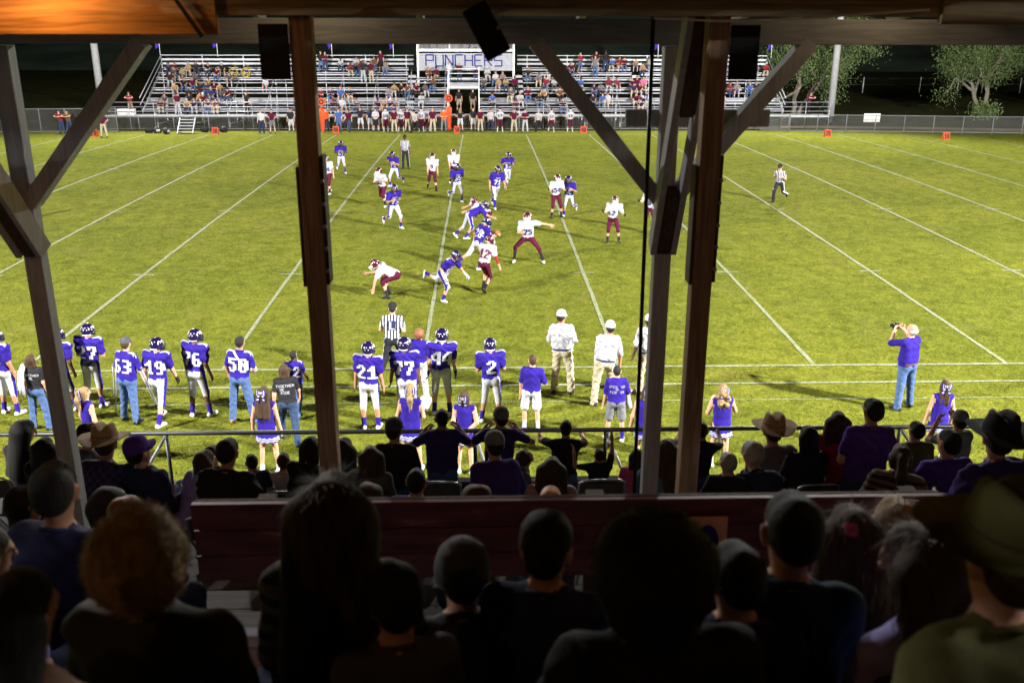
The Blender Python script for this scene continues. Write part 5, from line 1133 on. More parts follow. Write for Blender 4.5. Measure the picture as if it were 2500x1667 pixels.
for sg, nm in ((1, 'R'), (-1, 'L')):
    q = K[nm]; M = o.matrix_basis; w = M @ Vector(q['W']+q['fa']*.08); a = M @ Vector(q['S']+V3(sg*.1, -.02, -.22)); c = empty('crutch', (w.x+sg*.12, w.y+.05, gz(w.y)))
    Li = lambda P: V3(*P)-V3(*c.location)
    top = V3(a.x+sg*.02, a.y, a.z); foot = V3(w.x+sg*.2, w.y+.1, gz(w.y))
    for dx in (-.03, .03): MB().tube([Li(top+V3(dx, 0, 0)), Li(top*.45+foot*.55+V3(dx*.8, 0, 0)), Li(top*.25+foot*.75)], .012, 6).build('side_tube', ALU, c, True)
    MB().tube([Li(top*.25+foot*.75), Li(foot)], .013, 6).build('leg', ALU, c, True); MB().tube([Li(top+V3(-.05, 0, 0)), Li(top+V3(.05, 0, 0))], .025, 8).build('arm_pad', C_['grey'], c, True); MB().tube([Li(V3(w.x-.04, w.y, w.z)), Li(V3(w.x+.04, w.y, w.z))], .017, 8).build('hand_grip', C_['grey'], c, True)
    tag(c, 'aluminium crutch under the %s arm of the man in jersey 63' % ('right' if sg > 0 else 'left'), 'crutch')
home(375, 967, '19', -18, 'walk', 'player 19 in blue jersey with black gloves stepping along the sideline', front=False, back=True, skin=0, undersl='black', fit=dict(glove=GL), **sl)
home(460, 955, '76', -16, 'stand2', 'player 76 in blue jersey with dark arms standing beside player 19', H=1.86, front=False, back=True, skin=2, **sl)
o, B, K = stander(560, 970, -8, 'sling', 'man in blue jersey 50 and jeans with his arm in a white sling', 'blue', 'jeans', 1.84, ('short', 'black'), skin=1, fit=dict(loose=1, sleeve=.6), shoe=mat('boot_tan', (.35, .22, .13)))
home_marks(o, B, K, '50')
ribbon_on_body(B, K, K['N']+K['u']*.0-K['r']*.1-K['f']*.5, K['P']+K['u']*.2+K['r']*.18-K['f']*.5, .045, K['f'], NUM_W, 'sling_strap', o, 18)
q = K['R']; MB().tube([q['E']-q['fa']*.03, q['E']+q['fa']*.1, q['W']+q['fa']*.08], [.07, .075, .06], 10).build('arm_sling', C_['plaid'], o, True)
o, B, K = stander(684, 950, -10, 'walk', 'boy in blue 22 jersey and jeans walking behind the woman in black', 'blue', 'jeans', 1.42, ('short', 'black'), skin=2, fit=dict(loose=2))
home_marks(o, B, K, '22')
o, B, K = stander(668, 1015, 8, 'walk', 'woman in black shirt reading TOGETHER WE RIDE and blue jeans', 'black', 'jeansdk', 1.64, ('bob', 'brown'), fit=dict(fem=1, loose=1))
text_on_body(B, K, 'TOGETHER', .055, True, .36, NUM_W, 'shirt_lettering', o); text_on_body(B, K, 'WE', .055, True, .29, NUM_W, 'shirt_lettering', o, dx=-.06); text_on_body(B, K, 'RIDE', .055, True, .22, NUM_W, 'shirt_lettering', o)
o, B, K = stander(98, 985, -5, 'stand', 'woman in black lettered shirt with a white towel on her shoulder beside the grey post', 'black', 'jeans', 1.6, ('bob', 'brown'), fit=dict(fem=1))
text_on_body(B, K, 'TOGETHER', .055, True, .36, NUM_W, 'shirt_lettering', o); text_on_body(B, K, 'WE', .055, True, .29, NUM_W, 'shirt_lettering', o)
MB().tube([K['N']+V3(-.13, .06, -.02), K['N']+V3(-.14, -.04, .04), K['N']+V3(-.16, -.13, -.08), K['N']+V3(-.19, -.15, -.32), K['N']+V3(-.19, -.14, -.52)], [.035, .05, .055, .06, .05], 8).build('towel', C_['white'], o, True)
home(852, 984, '21', -2, 'stand', 'player 21 in blue jersey with white undersleeves standing by the wooden post', front=False, back=True, skin=1, **sl)
home(938, 975, '77', -4, 'stand', 'heavy player 77 in blue jersey with one black sleeve', H=1.86, front=False, back=True, skin=2, fit=dict(w=1.15, belly=.5), **sl)
stander(965, 918, -4, 'stand', 'red haired boy in purple shirt in front of players 77 and 44', 'blue', 'greylt', 1.62, ('fluff', 'red'), hscale=.92)
home(1015, 950, '44', -4, 'stand', 'player 44 in blue jersey with blue gloves and a white calf band', H=1.86, front=False, back=True, skin=0, undersl='bluedk', fit=dict(glove=GL), **sl)
home(1128, 968, '2', -2, 'fronthands', 'player 2 in blue jersey with folded arms standing on the sideline', H=1.78, front=False, back=True, skin=1, **sl)
stander(1220, 988, -4, 'hold', 'boy in plain purple shirt and white shorts', 'blue', 'white', 1.62, ('short', 'brown'), fit=dict(legs='shorts', loose=1.5, sleeve=.7), shoe=C_['purple'])
for px, py, pose, H, lab, sk, rz in ((1290, 903, 'fronthands', 1.88, 'coach in white polo and khaki trousers with hands in front, farthest onto the field', 1, -18), (1385, 930, 'stand2', 1.86, 'heavy coach in white polo and khaki trousers with a towel in his pocket', 1, 8), (1482, 905, 'stand', 1.82, 'coach in white polo half hidden behind the grey front post', 2, 6)):
    o, B, K = stander(px, py, rz, pose, lab, 'white', 'khaki', H, ('short', 'black'), skin=sk, head='cap', headmat='white', fit=dict(legs='slacks', loose=1.6, w=1.12, belly=.5, sleeve=.75, wr=.011), group='coaches in white polos')
    ribbon_on_body(B, K, K['P']+K['u']*.03-K['r']*.2-K['f']*.5, K['P']+K['u']*.03+K['r']*.2-K['f']*.5, .035, K['f'], C_['navy'], 'belt', o)
    if 'towel' in lab: MB().box(K['P']+V3(.16, -.1, -.1), (.07, .03, .2)).build('pocket_towel', C_['white'], o, bevel=.01)
o, B, K = stander(1412, 1012, -4, 'hold', "boy in purple shirt reading STICK 'EM OR PICK 'EM and grey shorts", 'blue', 'grey', 1.56, ('short', 'black'), fit=dict(legs='shorts', loose=1.5, sleeve=.7), shoe=SHOE_W, sock='blue')
text_on_body(B, K, "STICK 'EM", .055, True, .36, NUM_W, 'shirt_lettering', o, .8); text_on_body(B, K, 'OR', .04, True, .3, NUM_W, 'shirt_lettering', o); text_on_body(B, K, "PICK 'EM", .055, True, .24, NUM_W, 'shirt_lettering', o, .8)
fb = mobj('football', FOOTBALL); fb.location = o.matrix_basis @ Vector(K['R']['W']+V3(.02, -.06, .06)); fb.rotation_euler = (R_(80), 0, R_(-20)); tag(fb, "tan football held under the arm of the boy in the STICK 'EM shirt", 'football')
tw = empty('hand_towel', tuple(o.matrix_basis @ Vector(K['R']['W']+V3(.05, .02, -.1)))); MB().tube([(0, 0, .1), (.0, 0, -.02), (.02, 0, -.22)], [.02, .05, .08], 8).build('towel_cloth', C_['white'], tw, True); MB().tube([(0, 0, .1), (0, 0, .14)], .024, 8).build('knot', C_['white'], tw, True); tag(tw, "white towel hanging from the hand of the boy in the STICK 'EM shirt", 'towel')
def cheer(px, py, rz, pose, label, hair, H=1.62, bow=True, skin=0, seed=0):
    o, B, K = stander(px, py, rz, pose, label, 'blue', 'blue', H, hair, fit=dict(legs='bare', fem=1, sleeve=0, wr=.002), skin=skin, shoe=SHOE_W, head='bow' if bow else None, group='cheerleaders', strands=500, hseed=seed)
    mobj('skirt', skirt_mesh(K['s']), o); return o, B, K
cheer(222, 1078, -40, 'stand', 'cheerleader with blond ponytail and striped bow seen above the rail at the left', ('pony', 'blond'), seed=1)
cheer(622, 1082, -8, 'stand', 'cheerleader with very long dark hair beside the woman in black', ('longw', 'brown'), 1.66, seed=2)
o, B, K = cheer(948, 1080, -2, 'hold', 'cheerleader with blond ponytail holding a white megaphone in front of player 77', ('pony', 'blond'), 1.7, seed=3)
mg = empty('megaphone', tuple(o.matrix_basis @ Vector(K['R']['W']+V3(.06, .05, .03)))); MB().lathe([(.03, 0), (.1, .3), (.105, .3), (.035, 0)], 16, fn=lambda q, t: V3(q[0], q[2]*.3, q[1]*.9+q[2]*.5)).build('cone', WHITE_P, mg, True); MB().tube([(.0, .0, -.02), (0, 0, .02)], .035, 8).build('mouthpiece', WHITE_P, mg, True); tag(mg, 'white megaphone held by the blond cheerleader', 'megaphone')
cheer(1070, 1085, -2, 'back', 'cheerleader with large striped bow and hands clasped behind her back', ('bob', 'brown'), 1.6, seed=4)
cheer(1478, 1072, 0, 'stand', 'cheerleader mostly hidden behind the grey front post', ('bob', 'brown'), 1.6, seed=5)
cheer(1650, 1068, 4, 'clap', 'cheerleader with curly blond hair clapping right of the wooden post', ('curl', 'blond'), 1.62, seed=6)
cheer(2142, 1055, -10, 'stand', 'cheerleader with brown hair and striped bow near the photographer', ('long', 'brown'), 1.6, seed=7)
o, B, K = stander(2070, 938, 22, 'photo', 'photographer in purple shirt and jeans holding a camera to his face', 'blue', 'jeans', 1.88, ('bald', 'grey'), fit=dict(loose=2, w=1.1, belly=.4, sleeve=.75))
wc = (K['R']['W']+K['L']['W'])/2+V3(0, .08, .06); cm = empty('camera', tuple(o.matrix_basis @ Vector(wc)), R_(22)); MB().box((0, 0, 0), (.15, .07, .1)).build('camera_body', BLACK_P, cm, bevel=.012); MB().box((0, .0, .065), (.06, .06, .05)).build('viewfinder', BLACK_P, cm, bevel=.008); MB().lathe([(.035, 0), (.042, .06), (.045, .1), (.001, .1)], 14, fn=lambda q, t: V3(q[0], q[2]+.03, q[1])).build('lens', BLACK_P, cm, True); tag(cm, 'black camera with long lens held by the photographer', 'camera')
ribbon_on_body(B, K, K['P']+K['u']*.03-K['r']*.2-K['f']*.5, K['P']+K['u']*.03+K['r']*.2-K['f']*.5, .035, K['f'], C_['brown'], 'belt', o)
# ------------------------------------------------------------------ our own stand: spectators from the rail back to the benches
JA = [.08]
def crowd(hx, hy, D, pose, rz, label, shirt='navy', pants='jeansdk', hair=('short', 'black'), head=None, headmat=None, Hr=(1.5, 1.95), seat=True, ch=False, vs=.02, fit=None, **kw):
    pose = jpose(pose, JA[0]); P = atY(hx, hy, D); k = round(D/.75); z0 = FL(.75*k); K = skeleton(pose, 1.8); hz = K['HC'][2]
    if seat: s = (P[2]-z0-.45)/(hz+.115)
    else:
        lo = min(K[n]['a'][2] for n in 'RL')-.085; s = (P[2]-z0)/(hz-lo)
    H = min(max(1.8*s, Hr[0]), Hr[1]); s = H/1.8; K = skeleton(pose, H)
    c = rotm('Z', rz) @ K['HC']; loc = P-c
    base = loc[2]-.115*s if seat else loc[2]
    o, B, K = person((loc[0], loc[1], base), rz, pose, label, H, fit or {}, shirt, pants, kw.pop('skin', 0), kw.pop('shoe', None), 'black', hair, head, headmat, vs=vs, seat=0. if seat else None, **kw)
    if not seat: o.location.z = loc[2]
    if ch: chair(loc[0], loc[1]-.02, base-.455, rz, ch)
    return o, B, K
G = 'spectators in the grandstand'
# --- along the rail and on the folding chairs
crowd(56, 992, 9.6, 'sit', -20, 'woman with long dark hair seated at the left end by the rail', 'black', hair=('longw', 'black'), group=G, fit=dict(fem=1, sleeve=1))
o, B, K = crowd(104, 1030, 8.6, 'sit', -8, 'woman in black lettered top seated left of the grey front post', 'black', hair=('longw', 'black'), group=G, fit=dict(fem=1), ch='folding chair under the woman in the black lettered top')
text_on_body(B, K, 'PUNCHERS', .04, True, .3, NUM_W, 'shirt_lettering', o, .8)
crowd(204, 1000, 9.3, 'sit', -25, 'person with short dark hair seated beside the straw hat by the rail', 'dkgrey', group=G, ch='folding chair beside the straw hatted man')
crowd(244, 1022, 8.2, 'sitlow', -14, 'man in straw cowboy hat and purple plaid shirt', PLAID, 'jeansdk', hair=('short', 'brown'), head='hat', group=G, fit=dict(sleeve=1, loose=1))
crowd(320, 1038, 8.0, 'sitback', -35, 'man in purple cap and dark jacket leaning back with crossed legs', 'navy', 'jeans', head='cap', headmat='purple', group=G, fit=dict(sleeve=1, loose=1), ch='folding chair under the man in the purple cap')
crowd(472, 1062, 8.2, 'sitfwd', -40, 'person in lilac shirt bent forward beside the man in the puffy jacket', 'lav', 'jeansdk', hair=('bob', 'brown'), group=G, Hr=(1.3, 1.7))
crowd(488, 1046, 8.8, 'sit', 10, 'child with brown hair seated in front of the bent person in lilac', 'brown', hair=('short', 'brown'), group=G, Hr=(1.1, 1.5))
crowd(524, 1040, 7.9, 'sitlow', -4, 'man in grey cap worn backwards and black puffy jacket', 'black', head='capback', headmat='grey', group=G, fit=dict(sleeve=1, loose=2.5, w=1.15, wr=.012), ch='folding chair under the man in the puffy jacket')
crowd(578, 1062, 8.6, 'sit', 20, 'small boy with dark hair beside the puffy jacket', 'navy', group=G, Hr=(1.05, 1.4))
crowd(652, 1060, 9.0, 'sit', 0, 'child with brown hair in a pale folding seat', 'greylt', hair=('short', 'brown'), group=G, Hr=(1.05, 1.4), ch='folding chair under the child with brown hair')
crowd(714, 1030, 8.6, 'sitfwd', -18, 'person with dark hair seated left of the wooden post', 'black', hair=('bob', 'black'), group=G, fit=dict(sleeve=1))
crowd(790, 1035, 8.3, 'sit', -10, 'woman with long dark hair half hidden behind the wooden post', 'dkgrey', hair=('longw', 'black'), group=G, fit=dict(sleeve=1, fem=1))
crowd(852, 1050, 7.8, 'sitlow', -6, 'woman with long straight brown hair and grey sleeves', 'dkgrey', hair=('longw', 'brown'), group=G, fit=dict(sleeve=1, fem=1), ch='folding chair under the woman with grey sleeves')
o, B, K = crowd(906, 990, 9.4, 'fronthands', -14, 'man in black shirt and dark cap holding up a camera', 'black', head='cap', headmat='dkgrey', group=G, seat=False, Hr=(1.4, 1.95))
wc = (K['R']['W']+K['L']['W'])/2+V3(0, .08, .06); cm = empty('camera', tuple(o.matrix_basis @ Vector(wc))); MB().box((0, 0, 0), (.14, .07, .1)).build('camera_body', BLACK_P, cm, bevel=.012); MB().lathe([(.035, 0), (.04, .12), (.001, .12)], 12, fn=lambda q, t: V3(q[0], q[2]+.03, q[1])).build('lens', BLACK_P, cm, True); tag(cm, 'black camera held up by the spectator in the dark cap', 'camera')
crowd(1015, 962, 10.0, 'headhands', 0, 'man in dark purple shirt standing at the rail with both elbows out', 'purpledk', 'jeans', group=G, seat=False, skin=1, Hr=(1.5, 1.95), fit=dict(loose=1, w=1.1))
crowd(1150, 960, 10.0, 'headhands', -4, 'man in grey cap standing at the rail with elbows raised', 'purpledk', 'jeansdk', head='cap', headmat='grey', group=G, seat=False, Hr=(1.5, 1.95), fit=dict(loose=1))
crowd(1136, 1025, 7.8, 'sitlow', -2, 'broad man in grey cap and dark purple jacket seated in a folding chair', 'purpledk', head='cap', headmat='grey', group=G, fit=dict(sleeve=1, loose=2, w=1.25, belly=.6), ch='folding chair under the broad man in the purple jacket')
chair(*(atY(1008, 1100, 8.0)-V3(0, 0, .78)), 0, 'empty folding chair behind the man with both elbows out')
crowd(957, 1108, 6.2, 'sit', -12, 'man with short dark hair and purple shirt just beyond the plank wall', 'purple', group=G, ch='folding chair under the man in the purple shirt beyond the wall')
crowd(846, 1140, 5.6, 'sit', 0, 'person with curly grey-brown hair low behind the plank wall', 'dkgrey', hair=('fluff', 'brown'), group=G, hscale=.9)
crowd(1090, 1150, 5.2, 'sit', 8, 'person with light brown hair low behind the plank wall', 'olive', hair=('fluff', 'brown'), group=G, hscale=.95)
crowd(1264, 1156, 4.6, 'sit', 0, 'balding man with grey hair just behind the plank wall under the lamp light', 'dkgrey', hair=('bald', 'blond'), group=G, vs=.016)
crowd(1207, 1052, 8.6, 'sit', -70, 'curly haired child turned sideways to the right', 'dkgrey', hair=('fluff', 'brown'), group=G, Hr=(1.1, 1.5), hscale=.85)
crowd(1268, 1080, 7.3, 'sit', -6, 'woman with long brown hair and pale pink top', mat('cloth_palepink', (.34, .22, .22)), hair=('longw', 'brown'), group=G, fit=dict(fem=1, sleeve=.4), ch='folding chair under the woman in the pale pink top')
o, B, K = crowd(1300, 985, 10.2, 'rail', 4, 'boy in dark lettered shirt standing with both hands on the rail', 'black', 'jeans', hair=('short', 'black'), group=G, seat=False, Hr=(1.0, 1.5))
crowd(1376, 1045, 9.3, 'reach', 6, 'boy in black jacket reaching one arm up to the rail', 'black', 'jeans', hair=('short', 'black'), skin=1, group=G, seat=False, Hr=(.95, 1.5))
chair(*(atY(1372, 1095, 8.0)-V3(0, 0, .78)), 2, 'empty folding chair in front of the reaching boy')
crowd(1462, 1050, 9.4, 'sit', -20, 'girl in pink shorts seated against the rail brace', 'pink', 'pink', hair=('bob', 'brown'), group=G, Hr=(1.0, 1.4), fit=dict(legs='shorts'))
crowd(1532, 1040, 8.0, 'sitlow', -16, 'woman with long brown hair and denim jacket between the posts', 'denim', hair=('longw', 'brown'), group=G, fit=dict(sleeve=1, fem=1))
crowd(1612, 990, 9.9, 'rail', -14, 'person with short dark hair reaching along the rail right of the wooden post', 'black', hair=('short', 'black'), skin=1, group=G, seat=False, Hr=(1.2, 1.8))
crowd(1672, 1064, 7.8, 'sit', -10, 'grey haired man in dark jacket right of the wooden post', 'black', hair=('short', 'grey'), group=G, fit=dict(sleeve=1, loose=1), ch='folding chair under the grey haired man in the dark jacket')
crowd(1728, 1045, 8.0, 'sitfwd', 14, 'grey haired man in blue shirt leaning forward', 'navy', hair=('short', 'grey'), group=G, fit=dict(sleeve=.6, loose=2), ch='folding chair under the grey haired man in the blue shirt')
crowd(1775, 992, 9.0, 'sit', -4, 'man in light straw cowboy hat and grey shirt at the rail', 'grey', hair=('short', 'brown'), head='hat', group=G, fit=dict(sleeve=1, loose=1))
crowd(1856, 1005, 8.6, 'sit', 4, 'woman with dark bobbed hair and black top', 'black', hair=('bob', 'black'), group=G, fit=dict(loose=1), ch='folding chair under the woman with dark bobbed hair')
crowd(1924, 970, 8.9, 'stand', -14, 'woman with wavy brown hair and dark red shirt standing', 'red', 'jeansdk', hair=('longw', 'brown'), group=G, seat=False, Hr=(1.45, 1.8), fit=dict(fem=1, loose=1))
crowd(2004, 945, 8.2, 'fronthands', 0, 'tall man in dark purple shirt with cropped hair standing with folded arms', 'purple', 'jeansdk', hair=('short', 'black'), group=G, seat=False, Hr=(1.6, 1.95), fit=dict(loose=1, w=1.08), vs=.016)
crowd(2104, 990, 9.0, 'stand', 0, 'man with short dark hair and dark shirt right of the tall man', 'olive', hair=('short', 'black'), group=G, seat=False, Hr=(1.3, 1.8))
crowd(2068, 1050, 7.4, 'sit', -12, 'girl with brown ponytail and striped top seated in front of the tall man', STRIPED, hair=('pony', 'brown'), group=G, fit=dict(fem=1, sleeve=1))
crowd(2204, 968, 9.3, 'photo', 10, 'man in grey cap and grey shirt filming with raised hands', 'grey', head='cap', headmat='grey', group=G, seat=False, Hr=(1.3, 1.9), fit=dict(loose=1, w=1.1))
crowd(2178, 1018, 8.0, 'sit', 14, 'boy with dark hair and purple shirt turned towards the grey capped man', 'purple', group=G, fit=dict(loose=1))
crowd(2292, 1010, 5.6, 'sit', 6, 'man in broad black cowboy hat and quilted purple jacket', 'purpledk', hair=('short', 'black'), head='hat', headmat='black', group=G, fit=dict(sleeve=1, loose=2, w=1.15, wr=.014), vs=.016)
chair(*(atY(18, 1085, 8.6)-V3(0, 0, .8)), -10, 'empty folding chair at the left end below the rail')
chair(*(atY(1408, 1140, 6.0)-V3(0, 0, .85)), 2, 'empty folding chair just beyond the plank wall')
chair(*(atY(868, 1138, 6.2)-V3(0, 0, .85)), 0, 'empty folding chair just beyond the plank wall beside the curly haired person')
JA[0] = .035
# --- benches on our side of the plank wall
crowd(60, 1160, 4.5, 'sitdown', -65, 'person with glasses and dark hair turned to the right', 'dkgrey', hair=('bob', 'black'), group=G, vs=.016)
crowd(255, 1165, 4.9, 'sitdown', -5, 'person with short dark curly hair left of the plank wall', 'purpledk', hair=('fluff', 'black'), group=G, vs=.016, hscale=.9)
crowd(292, 1185, 4.4, 'sitdown', -30, 'person with reddish hair left of the plank wall', 'dkgrey', hair=('short', 'red'), group=G, vs=.016)
crowd(128, 1130, 3.7, 'sitdown', -4, 'large man with cropped dark hair and navy shirt on the bench', 'navy', hair=('short', 'black'), group=G, vs=.014, skin=1, fit=dict(loose=2, w=1.15), hvs=.01)
crowd(-30, 1280, 3.0, 'sitdown', -20, 'person in lilac shirt at the left edge of the benches', 'lav', hair=('bob', 'brown'), group=G, vs=.014, fit=dict(sleeve=.6, loose=1))
crowd(325, 1266, 2.15, 'sitdown', -4, 'woman with a big head of fluffy blond hair in a dark green jacket', mat('cloth_darkgreen', (.02, .025, .015)), hair=('fluff', 'blond'), group=G, vs=.012, fit=dict(sleeve=1, loose=2), strands=9000, hvs=.009, hscale=.92, hseed=21)
crowd(765, 1182, 2.45, 'sitdown', 4, 'woman with very long straight dark hair in a striped knit top', STRIPED, hair=('longw', 'brown'), group=G, vs=.012, fit=dict(sleeve=1, loose=1.5, fem=1), strands=6000, hvs=.009, hseed=22)
crowd(1255, 1268, 2.5, 'sitdown', -16, 'man in black spotted cap and navy jacket', 'navy', hair=('short', 'black'), head='cap', headmat=mat('cap_spotted', (.012, .011, .011), .8, .9, 18), group=G, vs=.012, fit=dict(sleeve=1, loose=2, w=1.1), hvs=.009, hscale=.96)
crowd(1062, 1325, 2.6, 'sitfwd', 0, 'person in grey hood bent forward beside the man in the spotted cap', 'dkgrey', hair=('short', 'black'), head='beanie', headmat='dkgrey', group=G, vs=.014, fit=dict(sleeve=1, loose=2))
crowd(1500, 1300, 1.95, 'sitdown', 0, 'person with a large mass of curly black hair and tan collared black jacket', 'black', hair=('afro', 'black'), group=G, vs=.012, fit=dict(sleeve=1, loose=2), strands=7000, hvs=.009, hscale=.86, hseed=23)
o, B, K = crowd(1818, 1225, 2.35, 'sitdown', -10, 'man with short black hair and lanyard over a dark blue shirt', 'teal', hair=('short', 'black'), skin=1, group=G, vs=.012, fit=dict(loose=2, sleeve=.6), hvs=.009)
MB().tube([K['N']+V3(.07*math.cos(t)*1.0, -.06+.09*math.sin(t)*-.5-.03, -.06-.12*max(0, math.sin(t))) for t in np.linspace(-.2, math.pi+.2, 14)], .0035, 6).build('lanyard', C_['olive'], o, True)
o, B, K = crowd(1952, 1235, 2.9, 'sitdown', 10, 'woman with long dark hair and a pink flower clip', 'black', hair=('longw', 'brown'), group=G, vs=.014, fit=dict(sleeve=1, fem=1), strands=4000, hvs=.01, hseed=24)
cl = MB()
for k in range(7): cl.lathe([(.001, 0), (.014, .006), (.02, .0)], 8, K['HC']+V3(-.05+.012*math.cos(k*.9), -.075+.01*math.sin(k), .085+.014*math.sin(k*.9)))
cl.build('flower_clip', C_['pink'], o, True)
crowd(2055, 1205, 3.5, 'sitdown', 6, 'girl with long blond hair beside the woman with the flower clip', 'dkgrey', hair=('longw', 'blond'), group=G, vs=.014, Hr=(1.2, 1.8), strands=4000, hvs=.01, hseed=25)
crowd(2110, 1300, 2.2, 'sitdown', 30, 'woman with long brown hair and lilac shirt turned to the left', 'lav', hair=('longw', 'brown'), group=G, vs=.012, fit=dict(fem=1, sleeve=.6, loose=1), strands=4000, hvs=.01, hseed=26)
crowd(2310, 1290, 1.7, 'sitdown', 24, 'person in olive felt cowboy hat and olive jacket nearest the aisle', 'olive', hair=('short', 'brown'), head='hat', headmat='olive', group=G, vs=.012, fit=dict(sleeve=1, loose=2.5, w=1.15))
# dark shapes of the rows just below the lens
crowd(40, 1420, 1.75, 'sitdown', -18, 'person in brown jacket with lamp lit shoulder at the lower left', 'brown', hair=('bob', 'black'), group=G, vs=.013, fit=dict(sleeve=1, loose=2, w=1.15), hvs=.01)
crowd(910, 1390, 2.25, 'sitdown', 10, 'child in dark hooded top between the long haired woman and the capped man', 'dkgrey', hair=('short', 'black'), head='beanie', headmat='black', group=G, vs=.014, fit=dict(sleeve=1, loose=2), Hr=(1.2, 1.5))
crowd(1690, 1330, 2.25, 'sitdown', -4, 'person with short dark hair between the curly black hair and the lanyard man', 'navy', hair=('short', 'black'), group=G, vs=.014, fit=dict(sleeve=1, loose=2), Hr=(1.3, 1.7), hvs=.01)
# ------------------------------------------------------------------ far side: people on the bleachers and the far sideline (shared bodies, own clothes)
FB = {}
def far_body(pose, legs, H=1.76):
    k = (pose, legs)
    if k not in FB:
        v, F, mi, B, K = make_body(pose, H, dict(legs=legs, sleeve=.5, loose=1, wr=0), .034, False, False)
        FB[k] = (arr_mesh('far_person', v, F, [SKIN[0]]*8, mi), -v[:, 2].min(), K)
    return FB[k]
def far_person(loc, rz, pose, label, shirt, pants, legs='jeans', hair=('short', 'brown'), head=None, headmat=None, seat=False, skin=0, shoe=None, group=None, sc=1.):
    me, dz, K = far_body(pose, legs); get = lambda x: C_[x] if isinstance(x, str) else x
    o = mobj('person', me, None, mats=[SKIN[skin], get(shirt), get(pants), C_['white'], shoe or SHOE_B, C_['blue'], C_['black'], EYE])
    o.location = (loc[0], loc[1], loc[2]+(.115 if seat else dz)*sc); o.rotation_euler.z = R_(rz); o.scale = (sc,)*3; tag(o, label, 'person', group)
    if hair: head_child(o, K, 'hair', hair_mesh(hair[0], .024), [HAIR[hair[1]]])
    if head == 'cap': head_child(o, K, 'cap', CAP, [get(headmat or 'maroon')], (0, -.012, .03))
    if head == 'hat': head_child(o, K, 'cowboy_hat', HAT, [get(headmat or 'tan'), C_['black']], (0, -.02, .035))
    if head == 'helmet':
        head_child(o, K, 'helmet', HS, [HELM_A]); head_child(o, K, 'facemask', HCAGE, [WHITE_P])
    return o, K
ORD = ['front', 'second', 'third', 'fourth', 'fifth', 'sixth', 'seventh', 'eighth', 'top']
def zone(x):
    return ('in the band' if x < -13 else 'left of press box' if x < -3.9 else 'below press box' if x < 4.3 else 'right of press box' if x < 13.8 else 'near right end')
g7 = random.Random(3); USED = {}
def stand_person(dx, dy, kind, shirt=None):
    """dx, dy: head in photo pixels; kind: sit/stand"""
    best = None
    for i in range(NR):
        P = atY(dx, dy, seat_y(i)-.02); hh = P[2]-(seat_z(i)+.02 if kind == 'sit' else seat_z(i)-.38); e = abs(hh-(.80 if kind == 'sit' else 1.62))
        if best is None or e < best[0]: best = (e, i, P)
    _, i, P = best; x = P[0]
    if -4.0 < x < 4.1 and i >= 7: i = 6
    if PORT[0]-.3 < x < PORT[1]+.3 and i <= 4: return
    sh = shirt or g7.choice(['maroon', 'maroon', 'maroon', 'maroonlt', 'black', 'grey', 'greylt', 'white', 'navy', 'tan', 'bluesh', 'dkgrey', 'brown'])
    names = dict(maroon='maroon', maroonlt='faded maroon', black='black', grey='grey', greylt='light grey', white='white', navy='navy', tan='tan', bluesh='blue', dkgrey='dark grey', brown='brown', pink='pink', yellow='yellow', plaid='plaid', orange='orange', red='red')
    pn = g7.choice(['jeans', 'jeans', 'jeansdk', 'khaki', 'black', 'greylt']); lg = g7.choice(['jeans', 'jeans', 'jeans', 'shorts']); lon = g7.random() < .4
    hc = g7.choice(['black', 'brown', 'brown', 'blond', 'grey', 'red']); hd = None; r = g7.random()
    if not lon and r < .25: hd = 'cap'
    elif not lon and r < .3: hd = 'hat'
    pose = g7.choice(['sit', 'sitfwd', 'sitlow']) if kind == 'sit' else g7.choice(['stand', 'hips', 'fronthands'])
    lab = 'person in %s shirt%s %s on %s bleacher row %s' % (names[sh], ', long hair,' if lon else ' and cap' if hd == 'cap' else ' and cowboy hat' if hd == 'hat' else '', 'seated' if kind == 'sit' else 'standing', ORD[i], zone(x))
    sc = g7.uniform(.9, 1.04)
    loc = (x, seat_y(i)-.02, seat_z(i)+.025) if kind == 'sit' else (x, seat_y(i)-.33, seat_z(i)-.38)
    far_person(loc, 180+g7.uniform(-25, 25), pose, lab, PLAIDW if sh == 'plaid' else sh, pn, lg, ('long' if lon else 'short', hc), hd, g7.choice(['maroon', 'white', 'black']), kind == 'sit', g7.choice([0, 0, 0, 1, 2]), group='spectators on the far bleachers', sc=sc)
D_ = 2352/2500
z2 = lambda x, y: ((750+x/3.92)*D_, (60+y/3.92)*D_); z3 = lambda x, y: ((1250+x/3.92)*D_, (60+y/3.92)*D_); z5 = lambda x, y: ((250+x/4.276)*D_, (100+y/4.276)*D_); z4 = lambda x, y: ((1800+x/3.36)*D_, (60+y/3.36)*D_)
for x, y in [(135, 590), (220, 585), (315, 580), (395, 585), (250, 690), (330, 690), (480, 690), (665, 690), (715, 690), (810, 690), (860, 690), (1095, 680), (780, 590), (835, 575), (910, 570), (970, 565), (1030, 575), (1125, 535), (1210, 520), (1155, 420), (1230, 430), (330, 335), (410, 340), (465, 330), (510, 345), (560, 340), (645, 330), (755, 340), (1620, 420), (1720, 430), (1805, 470), (1865, 460), (1690, 490), (1835, 510), (1900, 520), (1985, 530), (1955, 600), (2035, 630), (2110, 620), (2210, 630), (2270, 620), (1995, 690), (1760, 680), (2290, 530), (2120, 420), (2225, 435), (2300, 450)]: stand_person(*z2(x, y), 'sit', {(330, 690): 'white', (330, 335): 'white', (1210, 520): 'brown', (2300, 450): 'white'}.get((x, y)))
